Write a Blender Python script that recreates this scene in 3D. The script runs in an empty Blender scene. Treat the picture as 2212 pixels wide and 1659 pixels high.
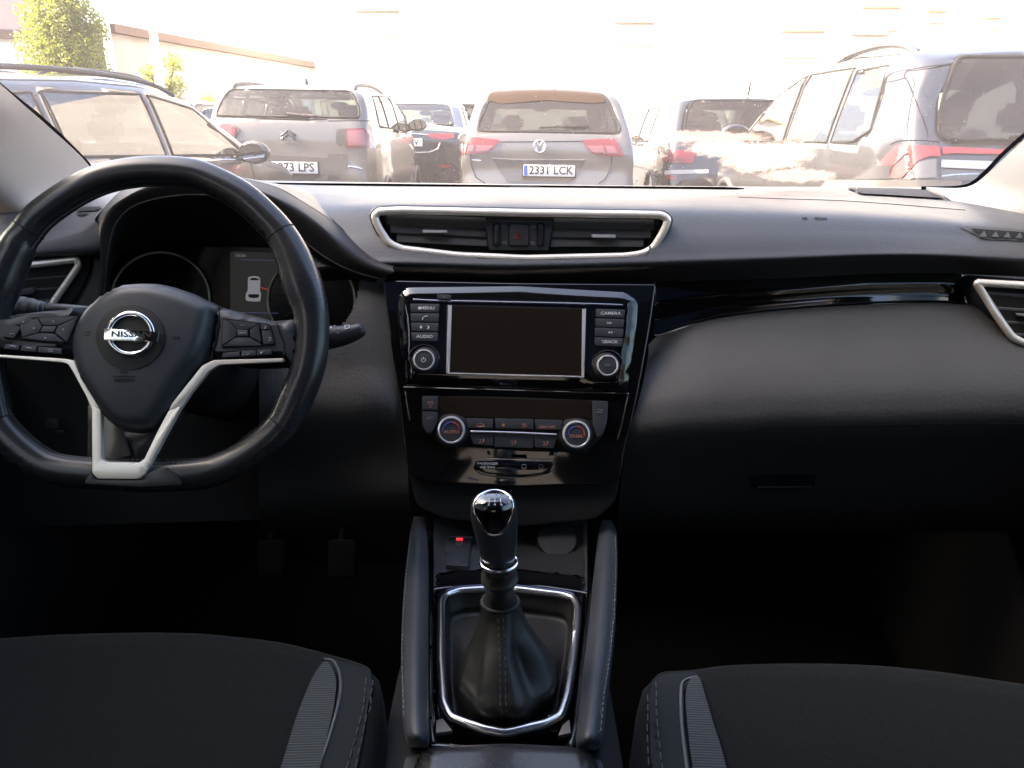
import bpy, bmesh, math, random
from mathutils import Vector as V, Matrix, Euler
from mathutils.bvhtree import BVHTree
from mathutils.geometry import delaunay_2d_cdt
random.seed(7)
S = bpy.context.scene
R = math.radians

# ------------------------------------------------------------------ camera
F = 1660.0; EYE = 1.25; PITCH = R(18.3); ROLL = R(0.8)
O = V((0, 0, EYE))
CAM = Euler((math.pi/2 - PITCH, 0, 0)).to_matrix() @ Matrix.Rotation(ROLL, 3, 'Z')
cd = bpy.data.cameras.new('camera'); cam = bpy.data.objects.new('camera', cd); S.collection.objects.link(cam)
cd.sensor_width = 36; cd.lens = 36*F/2212; cd.clip_start = 0.02; cd.clip_end = 2000
cam.matrix_world = Matrix.Translation(O) @ CAM.to_4x4(); S.camera = cam

# ------------------------------------------------------------------ world, sun, exposure
SUN_EL = R(38); SUN_AZ = R(-93)          # azimuth from straight ahead (+Y), negative = to the left
w = bpy.data.worlds.new('World'); S.world = w; w.use_nodes = True
nt = w.node_tree; bg = nt.nodes['Background']; sk = nt.nodes.new('ShaderNodeTexSky'); sk.sky_type = 'NISHITA'
sk.sun_disc = False; sk.sun_elevation = SUN_EL; sk.sun_rotation = SUN_AZ; sk.dust_density = 6.0; sk.air_density = .8; sk.ozone_density = 0.0
nt.links.new(sk.outputs[0], bg.inputs[0]); bg.inputs[1].default_value = 0.15
ld = bpy.data.lights.new('sun', 'SUN'); ld.energy = 4.0; ld.angle = R(0.5); ld.color = (1, .84, .64)
lo = bpy.data.objects.new('sun', ld); S.collection.objects.link(lo)
sd = V((math.sin(SUN_AZ)*math.cos(SUN_EL), math.cos(SUN_AZ)*math.cos(SUN_EL), math.sin(SUN_EL)))
lo.rotation_euler = sd.to_track_quat('Z', 'Y').to_euler(); lo.location = sd*60
S.view_settings.view_transform = 'Standard'; S.view_settings.look = 'None'
S.view_settings.exposure = 3.1; S.view_settings.gamma = 1
S.cycles.use_denoising = True
S.cycles.max_bounces = 10; S.cycles.transparent_max_bounces = 24; S.cycles.sample_clamp_indirect = 6
S.cycles.caustics_reflective = False

# ------------------------------------------------------------------ picture-to-place helpers
CR = {1:(0,0,.33586),2:(725.8,0,.33586),3:(1468.9,0,.33586),4:(0,328.3,.46875),5:(743,388.8,.35155),6:(1434.2,388.8,.4426),
      7:(812.2,587.5,.28124),8:(829.4,1019.5,.3853),9:(0,993.6,.40093),10:(1347.8,993.6,.40093),11:(0,501.1,.2422),
      12:(362.9,138.2,.15624),13:(708.5,155.5,.15624),14:(1296,172.8,.15624),15:(0,570.2,.15624),16:(466.6,518.4,.15624),
      17:(1693.4,86.4,.23436),18:(0,328.3,.2083)}
def c(k, *pts):
    x0, y0, s = CR[k]
    return [(x0+s*u, y0+s*v) for u, v in pts]
def ray(px, py): return CAM @ V(((px-1106)/F, (829.5-py)/F, -1))
def pY(px, py, Y): r = ray(px, py); return O + r*(Y/r.y)
def pZ(px, py, z): r = ray(px, py); return O + r*(z/r.z)
def to_px(p):
    q = CAM.transposed() @ (p-O); return (1106 + F*q.x/-q.z, 829.5 - F*q.y/-q.z)
class Pl:
    def __init__(s, o, n, up=(0, 0, 1)):
        s.o = V(o); s.n = V(n).normalized(); s.u = V(up).cross(s.n).normalized(); s.v = s.n.cross(s.u)
    def at(s, px, py, h=0):
        r = ray(px, py); return O + r*((s.o + s.n*h - O).dot(s.n)/r.dot(s.n))
    def mpp(s, px, py): return (s.at(px, py)-O).dot(-CAM.col[2])/F
def cat(P, t):
    n = len(P)-1; t = max(0, min(n-1e-6, t)); i = int(t); f = t-i
    a, b, c_, d = P[max(i-1, 0)], P[i], P[i+1], P[min(i+2, n)]
    g = lambda a, b, c_, d: 0.5*(2*b+(c_-a)*f+(2*a-5*b+4*c_-d)*f*f+(3*b-a-3*c_+d)*f**3)
    if isinstance(a, V): return g(a, b, c_, d)
    return tuple(g(*q) for q in zip(a, b, c_, d))
def smooth(P, n, closed=False):
    if closed:
        m = len(P); Q = [P[-2], P[-1]]+list(P)+[P[0], P[1]]; return [cat(Q, 2+m*i/n) for i in range(n)]
    return [cat(P, (len(P)-1)*i/(n-1)) for i in range(n)]
def lin(T, x):
    if x <= T[0][0]: return T[0][1]
    for (a, b), (c_, d) in zip(T, T[1:]):
        if x <= c_: return b+(d-b)*(x-a)/(c_-a)
    return T[-1][1]
def rnd(P, r, k=4):                      # round the corners of a closed outline
    out = []; n = len(P)
    for i in range(n):
        p = V(P[i]); a = V(P[i-1]); b = V(P[(i+1) % n]); da = a-p; db = b-p
        q = min(r, da.length*.45, db.length*.45); A = p+da.normalized()*q; B = p+db.normalized()*q
        for j in range(k+1):
            t = j/k; out.append(tuple((1-t)**2*A+2*t*(1-t)*p+t*t*B))
    return out
def ell(cx, cy, rx, ry, n=40, a0=0, a1=360): return [(cx+rx*math.cos(R(a0+(a1-a0)*i/n)), cy+ry*math.sin(R(a0+(a1-a0)*i/n))) for i in range(n)]
def rect(x0, y0, x1, y1): return [(x0, y0), (x1, y0), (x1, y1), (x0, y1)]
def scl(P, s, d=(0, 0)):
    cx = sum(p[0] for p in P)/len(P); cy = sum(p[1] for p in P)/len(P)
    return [(cx+(p[0]-cx)*s+d[0], cy+(p[1]-cy)*s+d[1]) for p in P]
def inside(P, x, y):
    r = False; n = len(P)
    for i in range(n):
        (x0, y0), (x1, y1) = P[i-1][:2], P[i][:2]
        if (y0 > y) != (y1 > y) and x < (x1-x0)*(y-y0)/(y1-y0)+x0: r = not r
    return r
def edge_dist(P, x, y):
    b = 1e9; q = V((x, y))
    for i in range(len(P)):
        A = V(P[i-1][:2]); B = V(P[i][:2]); d = B-A; t = max(0, min(1, (q-A).dot(d)/max(d.length_squared, 1e-12)))
        b = min(b, (A+d*t-q).length)
    return b

# ------------------------------------------------------------------ materials
MT = {}
def mat(name, col, rough=.5, metal=0, spec=.5, coat=0, bump=None, emit=None, var=0, trans=0, sheen=0, aniso=0):
    if name in MT: return MT[name]
    m = bpy.data.materials.new(name); m.use_nodes = True; N = m.node_tree.nodes; L = m.node_tree.links; b = N['Principled BSDF']
    b.inputs['Base Color'].default_value = (*col, 1); b.inputs['Roughness'].default_value = rough; b.inputs['Metallic'].default_value = metal
    b.inputs['Specular IOR Level'].default_value = spec; b.inputs['Coat Weight'].default_value = coat; b.inputs['Coat Roughness'].default_value = .04
    if sheen: b.inputs['Sheen Weight'].default_value = sheen
    if trans: b.inputs['Transmission Weight'].default_value = trans
    if emit: b.inputs['Emission Color'].default_value = (*emit[:3], 1); b.inputs['Emission Strength'].default_value = emit[3]
    tc = N.new('ShaderNodeTexCoord')
    if bump or var:
        pass
    if bump:
        kind, sc, st = bump
        if kind == 'leather': t = N.new('ShaderNodeTexVoronoi'); t.inputs['Scale'].default_value = sc; o = t.outputs['Distance']
        elif kind == 'wave': t = N.new('ShaderNodeTexWave'); t.inputs['Scale'].default_value = sc; t.bands_direction = 'Y'; o = t.outputs['Fac']
        else: t = N.new('ShaderNodeTexNoise'); t.inputs['Scale'].default_value = sc; t.inputs['Detail'].default_value = 4; o = t.outputs['Fac']
        L.new(tc.outputs['Object'], t.inputs['Vector']); bp = N.new('ShaderNodeBump'); bp.inputs['Strength'].default_value = st
        bp.inputs['Distance'].default_value = .1/sc; L.new(o, bp.inputs['Height']); L.new(bp.outputs[0], b.inputs['Normal'])
    if var:
        t = N.new('ShaderNodeTexNoise'); t.inputs['Scale'].default_value = 9; t.inputs['Detail'].default_value = 8; t.inputs['Roughness'].default_value = .7
        L.new(tc.outputs['Object'], t.inputs['Vector']); mr = N.new('ShaderNodeMapRange'); L.new(t.outputs['Fac'], mr.inputs[0])
        mr.inputs[1].default_value = .3; mr.inputs[2].default_value = .7
        mr.inputs[3].default_value = max(0.02, rough-var); mr.inputs[4].default_value = min(1, rough+var); L.new(mr.outputs[0], b.inputs['Roughness'])
    MT[name] = m; return m
dash_m = mat('dash_vinyl', (.056, .058, .064), .43, spec=.48, bump=('leather', 300, .5), var=.05)
dash2_m = mat('dash_hard_plastic', (.062, .060, .060), .58, bump=('leather', 230, .7), var=.05)
leath_m = mat('black_leather', (.022, .022, .024), .38, bump=('leather', 500, .25), var=.05)
leaths_m = mat('smooth_leather', (.020, .020, .022), .28, coat=.15, bump=('noise', 300, .05), var=.03)
soft_m = mat('soft_black_plastic', (.034, .038, .045), .42, bump=('noise', 900, .08), var=.04)
black_m = mat('matt_black', (.008, .008, .009), .7)
gap_m = mat('gap_black', (.003, .003, .003), .9)
piano_m = mat('piano_black', (.004, .004, .005), .06, spec=.6, coat=1)
btn_m = mat('button_grey', (.035, .038, .045), .42, bump=('noise', 900, .05), var=.03)
chrome_m = mat('satin_chrome', (.62, .62, .63), .22, metal=1, var=.06)
ring_m = mat('ring_chrome', (.80, .81, .84), .18, metal=.55)
bright_m = mat('bright_chrome', (.82, .82, .84), .08, metal=1)
silver_m = mat('silver_trim', (.92, .85, .75), .30, metal=.45, var=.05)
white_m = mat('white_print', (.55, .56, .58), .6)
dim_m = mat('dim_print', (.20, .21, .23), .6)
orange_m = mat('amber_print', (.42, .20, .15), .6)
fabric_m = mat('seat_fabric', (.0070, .0085, .0090), .95, spec=.1, bump=('noise', 380, .9), sheen=.06)
fabric2_m = mat('seat_side_fabric', (.010, .013, .016), .8, spec=.2, bump=('leather', 500, .4), sheen=.05)
stitch_m = mat('grey_thread', (.055, .058, .062), .8)
pillar_m = mat('pillar_trim', (.66, .54, .43), .75, bump=('noise', 700, .2))  # driver-side copy, warm light put into the base colour
carpet_m = mat('carpet', (.006, .006, .006), 1, spec=.1, bump=('noise', 400, .6))
liner_m = mat('roof_liner', (.20, .19, .18), .95)
blue_m = mat('blue_print', (.03, .07, .35), .5); red_m = mat('red_print', (.45, .03, .03), .5)
def ribbed(name, col):
    if name in MT: return MT[name]
    m = mat(name, col, .8); N = m.node_tree.nodes; L = m.node_tree.links; b = N['Principled BSDF']
    tc = [n for n in N if n.type == 'TEX_COORD'][0]; wv = N.new('ShaderNodeTexWave'); wv.inputs['Scale'].default_value = 125; wv.bands_direction = 'Y'
    L.new(tc.outputs['Object'], wv.inputs['Vector']); cr = N.new('ShaderNodeMix'); cr.data_type = 'RGBA'
    cr.inputs[6].default_value = (*[q*.35 for q in col], 1); cr.inputs[7].default_value = (*[q*1.3 for q in col], 1)
    L.new(wv.outputs['Fac'], cr.inputs[0]); L.new(cr.outputs[2], b.inputs['Base Color'])
    bp = N.new('ShaderNodeBump'); bp.inputs['Strength'].default_value = .6; bp.inputs['Distance'].default_value = .001
    L.new(wv.outputs['Fac'], bp.inputs['Height']); L.new(bp.outputs[0], b.inputs['Normal']); return m
mesh_m = ribbed('ribbed_mesh', (.040, .048, .056))

# ------------------------------------------------------------------ object helpers
def thing(name, label, catg, loc=(0, 0, 0), group=None):
    o = bpy.data.objects.new(name, None); S.collection.objects.link(o); o.location = loc; o.empty_display_size = .1
    o['label'] = label; o['category'] = catg
    if group: o['group'] = group
    return o
def mk(name, data, m, parent=None, smooth_=35, label=None):
    if isinstance(data, bmesh.types.BMesh):
        me = bpy.data.meshes.new(name); data.to_mesh(me); data.free()
    else: me = data; me.name = name
    for q in (m if isinstance(m, (list, tuple)) else [m]): me.materials.append(q)
    if smooth_:
        me.polygons.foreach_set('use_smooth', [True]*len(me.polygons)); me.set_sharp_from_angle(angle=R(smooth_))
    o = bpy.data.objects.new(name, me); S.collection.objects.link(o)
    if parent is not None:
        o.parent = parent
        w_ = Matrix.Translation(parent.location) if parent.type == 'EMPTY' else Matrix()
        o.matrix_parent_inverse = w_.inverted()
        if parent.type != 'EMPTY': o.matrix_parent_inverse = Matrix()
    if label: o['label'] = label
    return o
def tag(o, label, catg, group=None, kind=None):
    if label: o['label'] = label
    if catg: o['category'] = catg
    if group: o['group'] = group
    if kind: o['kind'] = kind
    return o
def fan(top, bot, bev=0, seg=2):
    bm = bmesh.new(); a = [bm.verts.new(p) for p in top]; b = [bm.verts.new(p) for p in bot]; n = len(a)
    ft = bm.faces.new(a); bm.faces.new(b[::-1])
    for i in range(n): bm.faces.new((a[i-1], b[i-1], b[i], a[i]))
    bmesh.ops.recalc_face_normals(bm, faces=bm.faces)
    if bev: bmesh.ops.bevel(bm, geom=list(ft.edges), offset=bev, segments=seg, profile=.6, affect='EDGES', clamp_overlap=True)
    bmesh.ops.triangulate(bm, faces=[f for f in bm.faces if len(f.verts) > 4])
    return bm
def plate(name, P, pl, h0, h1, m, parent, bev=.0006, r=0, seg=2, label=None):
    if r: P = rnd(P, r)
    top = [pl.at(x, y, h1) for x, y in P]; bot = [t-pl.n*(h1-h0) for t in top]
    return mk(name, fan(top, bot, bev, seg), m, parent, label=label)
def cdt(P, step):
    xs = [p[0] for p in P]; ys = [p[1] for p in P]; n = len(P); pts = [V(p) for p in P]
    Q = []
    for i in range(n):                                        # densify the border
        A = V(P[i]); B = V(P[(i+1) % n]); k = max(1, int((B-A).length/step))
        Q += [A+(B-A)*j/k for j in range(k)]
    n = len(Q); pts = list(Q); qb = [tuple(q) for q in Q]
    y = min(ys)+step*.5; row = 0
    while y < max(ys):
        x = min(xs)+(step*.5 if row % 2 else step)
        while x < max(xs):
            if inside(qb, x, y) and edge_dist(qb, x, y) > step*.45: pts.append(V((x, y)))
            x += step
        y += step*.87; row += 1
    r = delaunay_2d_cdt(pts, [(i, (i+1) % n) for i in range(n)], [], 1, 1e-7)
    return [tuple(v) for v in r[0]], [list(f) for f in r[2]], qb
def dome(name, P, pl, h0, h1, edge, m, parent, crown=0, step=None, r=0, label=None, fn=None):
    if r: P = rnd(P, r)
    L2 = []
    for x, y in P:
        q = pl.at(x, y, h0)-pl.o; L2.append((q.dot(pl.u), q.dot(pl.v)))
    xs = [p[0] for p in L2]; ys = [p[1] for p in L2]; W_ = max(max(xs)-min(xs), max(ys)-min(ys)); cx = (max(xs)+min(xs))/2; cy = (max(ys)+min(ys))/2
    vs, fs, qb = cdt(L2, step or W_/26)
    bm = bmesh.new(); bv = []
    for x, y in vs:
        d = min(1, edge_dist(qb, x, y)/edge); h = h0+(h1-h0)*math.sqrt(max(0, 1-(1-d)**2))
        h += crown*(1-min(1, (((x-cx)**2+(y-cy)**2)/(W_/2)**2)))*d
        if fn: h += fn(x, y)*d
        bv.append(bm.verts.new(pl.o+pl.u*x+pl.v*y+pl.n*h))
    for f in fs:
        try: bm.faces.new([bv[i] for i in f])
        except ValueError: pass
    bmesh.ops.recalc_face_normals(bm, faces=bm.faces)
    fl = list(bm.faces)
    if fl and sum((f.normal.dot(pl.n)*f.calc_area() for f in fl)) < 0: bmesh.ops.reverse_faces(bm, faces=fl)
    return mk(name, bm, m, parent, 60, label)
def grid_bm(rows, nu, nv, us=True):
    A = [smooth(r_, nu) for r_ in rows]
    cols = [smooth([a[j] for a in A], nv) for j in range(nu)]
    bm = bmesh.new(); vv = [[bm.verts.new(cols[j][i]) for j in range(nu)] for i in range(nv)]
    for i in range(nv-1):
        for j in range(nu-1): bm.faces.new((vv[i][j], vv[i+1][j], vv[i+1][j+1], vv[i][j+1]))
    bmesh.ops.recalc_face_normals(bm, faces=bm.faces); return bm
def face_cam(bm, ref=None):
    ref = ref or O
    s = sum(f.normal.dot(ref-f.calc_center_median())*f.calc_area() for f in bm.faces)
    if s < 0: bmesh.ops.reverse_faces(bm, faces=list(bm.faces))
    return bm
def loft(name, rows, nu, nv, m, parent, label=None, cut=None, solid=0):
    bm = face_cam(grid_bm(rows, nu, nv))
    if cut:
        kill = []
        for f in bm.faces:
            q = to_px(f.calc_center_median())
            if any(inside(P, *q) for P in cut): kill.append(f)
        bmesh.ops.delete(bm, geom=kill, context='FACES')
    if solid:
        bmesh.ops.solidify(bm, geom=list(bm.faces), thickness=solid)
    return mk(name, bm, m, parent, 60, label)
def tube_bm(path, rad, closed=False, seg=10, flat=1, up=None, cap=True, bm=None):
    bm = bm or bmesh.new(); n = len(path); rings = []; rr = (lambda i: rad) if not isinstance(rad, (list, tuple)) else (lambda i: rad[i])
    prev = None
    for i in range(n):
        a = path[i-1] if (i or closed) else path[0]; b = path[(i+1) % n] if (i < n-1 or closed) else path[-1]
        t = (b-a).normalized()
        if up is not None: nn = (V(up)-t*V(up).dot(t)).normalized()
        else:
            if prev is None: prev = V((0, 0, 1)) if abs(t.z) < .9 else V((1, 0, 0))
            nn = (prev-t*prev.dot(t)).normalized(); prev = nn
        s_ = t.cross(nn)
        rings.append((path[i], t, nn, s_, rr(i)))
    def ring(p, nn, s_, r_): return [bm.verts.new(p+s_*(r_*math.cos(2*math.pi*k/seg))+nn*(r_*flat*math.sin(2*math.pi*k/seg))) for k in range(seg)]
    L_ = []
    if not closed and cap:
        p, t, nn, s_, r_ = rings[0]
        for k in (.25, .7): L_.append(ring(p-t*r_*(1-k)*.9, nn, s_, r_*math.sqrt(1-(1-k)**2)))
    for p, t, nn, s_, r_ in rings: L_.append(ring(p, nn, s_, r_))
    if not closed and cap:
        p, t, nn, s_, r_ = rings[-1]
        for k in (.7, .25): L_.append(ring(p+t*r_*(1-k)*.9, nn, s_, r_*math.sqrt(1-(1-k)**2)))
    m_ = len(L_)
    for i in range(m_ if closed else m_-1):
        A = L_[i]; B = L_[(i+1) % m_]
        for k in range(seg): bm.faces.new((A[k], A[(k+1) % seg], B[(k+1) % seg], B[k]))
    if not closed: bm.faces.new(L_[0][::-1]); bm.faces.new(L_[-1])
    bmesh.ops.recalc_face_normals(bm, faces=bm.faces)
    return bm
def tube(name, path, rad, m, parent, **k):
    lb = k.pop('label', None); return mk(name, tube_bm(path, rad, **k), m, parent, 60, lb)
def lathe(name, o, ax, prof, m, parent, seg=32, sx=1, u=None, label=None):
    ax = V(ax).normalized(); u = (V(u) if u else V((1, 0, 0))); u = (u-ax*u.dot(ax)).normalized(); v = ax.cross(u); bm = bmesh.new(); L_ = []
    for r_, h in prof: L_.append([bm.verts.new(V(o)+ax*h+u*(r_*sx*math.cos(2*math.pi*k/seg))+v*(r_*math.sin(2*math.pi*k/seg))) for k in range(seg)])
    for A, B in zip(L_, L_[1:]):
        for k in range(seg): bm.faces.new((A[k], A[(k+1) % seg], B[(k+1) % seg], B[k]))
    if prof[0][0] > 0: bm.faces.new(L_[0][::-1])
    if prof[-1][0] > 0: bm.faces.new(L_[-1])
    bmesh.ops.recalc_face_normals(bm, faces=bm.faces); return mk(name, bm, m, parent, 40, label)
def text_me(s, size, ext=.0002, bold=0):
    cu = bpy.data.curves.new('lettering', 'FONT'); cu.body = s; cu.size = size; cu.align_x = 'CENTER'; cu.align_y = 'CENTER'; cu.extrude = ext
    cu.resolution_u = 2; cu.offset = bold
    o = bpy.data.objects.new('lettering', cu); S.collection.objects.link(o); bpy.context.view_layer.update()
    me = bpy.data.meshes.new_from_object(o.evaluated_get(bpy.context.evaluated_depsgraph_get()))
    bpy.data.objects.remove(o); bpy.data.curves.remove(cu); return me
def text(s, px, py, hpx, pl, h, m, parent, sx=1, rot=0, bold=0, name='lettering', ext=.0002):
    """lettering about hpx tall (capitals) at a point of a plane"""
    k = pl.mpp(px, py); me = text_me(s, hpx*k/.7, ext, bold*k); o = pl.at(px, py, h); cr, sr = math.cos(R(rot)), math.sin(R(rot))
    for v in me.vertices:
        x, y, z = v.co; x *= sx; v.co = o+pl.u*(x*cr-y*sr)+pl.v*(x*sr+y*cr)+pl.n*z
    return mk(name, me, m, parent, 0)
def bvh_of(*obs):
    vs = []; fs = []
    for o in obs:
        k = len(vs); vs += [v.co.copy() for v in o.data.vertices]; fs += [[k+i for i in p.vertices] for p in o.data.polygons]
    return BVHTree.FromPolygons(vs, fs)
def hit(b, px, py, off=0):
    r = ray(px, py).normalized(); h = b.ray_cast(O, r, 60)
    if h[0] is None: return None
    n = h[1] if h[1].dot(r) < 0 else -h[1]
    return h[0]+n*off
def near(b, px, py, off=0, d0=None):
    h = hit(b, px, py, off)
    if h: return h
    r = ray(px, py).normalized(); p = O+r*(d0 or 5)
    for _ in range(6):
        q = b.find_nearest(p); p = O+r*((q[0]-O).dot(r))
    return q[0]+q[1]*off
def drape(name, P, b, off, m, parent, step=6, r=0, label=None, thick=0):
    if r: P = rnd(P, r)
    vs, fs, qb = cdt(P, step); bm = bmesh.new(); bv = [(lambda h: bm.verts.new(h) if h else None)(hit(b, x, y, off)) for x, y in vs]
    for f in fs:
        q = [bv[i] for i in f]
        if all(q):
            d = max((q[0].co-q[1].co).length, (q[1].co-q[2].co).length, (q[2].co-q[0].co).length)
            if d < 60*step*(q[0].co-O).length/F*.5+.02:
                try: bm.faces.new(q)
                except ValueError: pass
    bmesh.ops.delete(bm, geom=[v for v in bm.verts if not v.link_faces], context='VERTS')
    bmesh.ops.recalc_face_normals(bm, faces=bm.faces); face_cam(bm)
    return mk(name, bm, m, parent, 60, label)
def path_on(P, b, off=0, step=5, d0=None):
    out = []
    for (x0, y0), (x1, y1) in zip(P, P[1:]):
        k = max(1, int(math.hypot(x1-x0, y1-y0)/step))
        for j in range(k):
            h = hit(b, x0+(x1-x0)*j/k, y0+(y1-y0)*j/k, off)
            if h: out.append(h)
    h = hit(b, *P[-1], off)
    if h: out.append(h)
    return out
def seam(name, P, b, rad, m, parent, off=0, step=5, seg=6, sm=0):
    if sm: P = smooth(P, sm)
    q = path_on(P, b, off, step)
    if len(q) < 2: return None
    return tube(name, q, rad, m, parent, seg=seg, cap=False)
def dashes(name, P, b, m, parent, rad=.0006, ln=.006, gap=.004, off=.0005):
    q = P if isinstance(P[0], V) else path_on(P, b, off, 2); bm = bmesh.new(); s = 0; cur = []; on = True
    for a, b_ in zip(q, q[1:]):
        if on: cur.append(a)
        s += (b_-a).length
        if on and s > ln:
            cur.append(b_)
            if len(cur) > 1: tube_bm([cur[0], cur[-1]], rad, seg=5, bm=bm)
            cur = []; on = False; s = 0
        elif not on and s > gap: on = True; s = 0
    if not bm.verts: bm.free(); return None
    return mk(name, bm, m, parent, 60)
# ================================================================== CABIN SHELL
E = EYE
cab = thing('car_cabin', 'beige windscreen pillars, glass and roof of the car the photo is taken from', 'car body', (0, .5, 0))
WS = Pl((0, 1.46, E-.105), (0, -.52, -.70))
def glass_mat(name, dust, smear=False, tint=(1, 1, 1), refl=.6, ior=1.45):
    m = bpy.data.materials.new(name); m.use_nodes = True; N = m.node_tree.nodes; L = m.node_tree.links; N.clear()
    out = N.new('ShaderNodeOutputMaterial'); tr = N.new('ShaderNodeBsdfTransparent'); tr.inputs[0].default_value = (*tint, 1)
    tl = N.new('ShaderNodeBsdfTranslucent'); tl.inputs[0].default_value = (.90, .76, .64, 1)
    df = N.new('ShaderNodeBsdfDiffuse'); df.inputs[0].default_value = (.9, .76, .64, 1); dm = N.new('ShaderNodeMixShader'); dm.inputs[0].default_value = .35
    L.new(tl.outputs[0], dm.inputs[1]); L.new(df.outputs[0], dm.inputs[2])
    gl = N.new('ShaderNodeBsdfGlossy'); gl.inputs['Roughness'].default_value = .0; fr = N.new('ShaderNodeFresnel'); fr.inputs[0].default_value = ior
    m1 = N.new('ShaderNodeMixShader'); m2 = N.new('ShaderNodeMixShader'); L.new(tr.outputs[0], m1.inputs[1]); L.new(dm.outputs[0], m1.inputs[2])
    L.new(m1.outputs[0], m2.inputs[1]); L.new(gl.outputs[0], m2.inputs[2])
    fm = N.new('ShaderNodeMath'); fm.operation = 'MULTIPLY'; fm.inputs[1].default_value = refl; L.new(fr.outputs[0], fm.inputs[0]); L.new(fm.outputs[0], m2.inputs[0])
    L.new(m2.outputs[0], out.inputs[0]); tc = N.new('ShaderNodeTexCoord')
    def math_(op, a, b):
        q = N.new('ShaderNodeMath'); q.operation = op
        for i, z in enumerate((a, b)):
            if isinstance(z, (int, float)): q.inputs[i].default_value = z
            else: L.new(z, q.inputs[i])
        return q.outputs[0]
    def ramp(o, a, b, c_=0, d=1):
        q = N.new('ShaderNodeMapRange'); q.inputs[1].default_value = a; q.inputs[2].default_value = b; q.inputs[3].default_value = c_; q.inputs[4].default_value = d
        L.new(o, q.inputs[0]); return q.outputs[0]
    def noise(sc, det=3, vec=None):
        q = N.new('ShaderNodeTexNoise'); q.inputs['Scale'].default_value = sc; q.inputs['Detail'].default_value = det; L.new(vec or tc.outputs['Object'], q.inputs['Vector']); return q.outputs['Fac']
    vo = N.new('ShaderNodeTexVoronoi'); vo.inputs['Scale'].default_value = 70; L.new(tc.outputs['Object'], vo.inputs['Vector'])
    specks = math_('MULTIPLY', ramp(vo.outputs['Distance'], .13, .06), ramp(noise(16), .50, .60))
    fac = math_('ADD', dust, math_('MULTIPLY', specks, .25 if smear else .02))
    fac = math_('ADD', fac, math_('MULTIPLY', ramp(noise(5, 6), .35, .7), dust*.5))
    if smear:
        tot = None
        # dried dust splash: world-space ellipses on the glass, ragged by noise
        for (px, py), rx, rz, an, amt in smear:
            p = WS.at(px, py); sx = rx*WS.mpp(px, py); sz = rz*WS.mpp(px, py)
            mp = N.new('ShaderNodeMapping'); mp.vector_type = 'TEXTURE'; mp.inputs['Location'].default_value = p
            mp.inputs['Rotation'].default_value = (R(36.6-90)+math.pi/2, R(an), 0); mp.inputs['Scale'].default_value = (sx, sz*3, sz)
            L.new(tc.outputs['Object'], mp.inputs['Vector']); ln = N.new('ShaderNodeVectorMath'); ln.operation = 'LENGTH'; L.new(mp.outputs[0], ln.inputs[0])
            d = math_('ADD', ln.outputs['Value'], math_('MULTIPLY', math_('SUBTRACT', noise(70, 9), .5), 1.0))
            g = math_('MULTIPLY', ramp(d, 1.15, .75), amt); tot = g if tot is None else math_('MAXIMUM', tot, g)
        fine = ramp(noise(700, 3), .3, .6, .7, 1.0)
        fac = math_('MAXIMUM', fac, math_('MULTIPLY', tot, fine))
        mxc = N.new('ShaderNodeMix'); mxc.data_type = 'RGBA'; mxc.inputs[6].default_value = (.90, .76, .64, 1); mxc.inputs[7].default_value = (.95, .70, .55, 1)
        L.new(math_('MULTIPLY', tot, 3), mxc.inputs[0]); L.new(mxc.outputs[2], tl.inputs[0]); L.new(mxc.outputs[2], df.inputs[0])
    fac = math_('MINIMUM', fac, .95); L.new(fac, m1.inputs[0]); return m
SM = [(c(3, (150, 880))[0], 150, 21, 0, .60), (c(3, (560, 1010))[0], 95, 55, -12, .75), (c(3, (330, 960))[0], 110, 34, 8, .68), (c(3, (760, 1130))[0], 85, 26, 0, .58)]
ws_m = glass_mat('windscreen_glass', .078, SM)
GP = [(-560, -300), (-5, 178), (180, 340), (215, 385), (300, 397), (600, 399), (1130, 404), (1600, 408), (2000, 409), (2085, 408), (2112, 396), (2220, 296), (2990, -300)]
gl_o = dome('windscreen', GP, WS, 0, 0, .5, ws_m, cab, step=.06, label='dusty windscreen glass with a dried splash at the lower right')
# black glass border
def strip(name, P, wd, pl, h0, h1, m, parent, n=None):
    Q = smooth(P, n or len(P)*6); a = []; b = []
    for i, p in enumerate(Q):
        u = V(Q[min(i+1, len(Q)-1)])-V(Q[max(i-1, 0)]); nn = V((u.y, -u.x)).normalized(); q = (wd if not callable(wd) else wd(i/(len(Q)-1)))/2
        a.append((p[0]+nn.x*q, p[1]+nn.y*q)); b.append((p[0]-nn.x*q, p[1]-nn.y*q))
    bm = bmesh.new(); A = [[bm.verts.new(pl.at(x, y, h)) for x, y in L_] for L_, h in ((a, h0), (a, h1), (b, h1), (b, h0))]
    for i in range(len(Q)-1):
        for k in range(4): bm.faces.new((A[k][i], A[(k+1) % 4][i], A[(k+1) % 4][i+1], A[k][i+1]))
    bm.faces.new([A[k][0] for k in range(4)]); bm.faces.new([A[k][-1] for k in range(4)][::-1])
    bmesh.ops.recalc_face_normals(bm, faces=bm.faces); return mk(name, bm, m, parent)
strip('windscreen_border', [(-560, -302), (-200, 5), (-5, 178), (90, 255), (182, 344), (212, 385)], 7.5, WS, .004, .007, gap_m, gl_o)
strip('windscreen_border', [(520, 391), (560, 395.5), (600, 397.5), (850, 400), (1130, 403), (1400, 405.5), (1608, 407)], lambda t: 6 if t < .96 else 6-100*(t-.96), WS, .004, .007, gap_m, gl_o)
strip('windscreen_border', [(1990, 407), (2030, 407), (2065, 406), (2088, 402), (2104, 394), (2130, 371), (2218, 287), (2560, 10), (2990, -330)], 9, WS, .004, .007, gap_m, gl_o)
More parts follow.
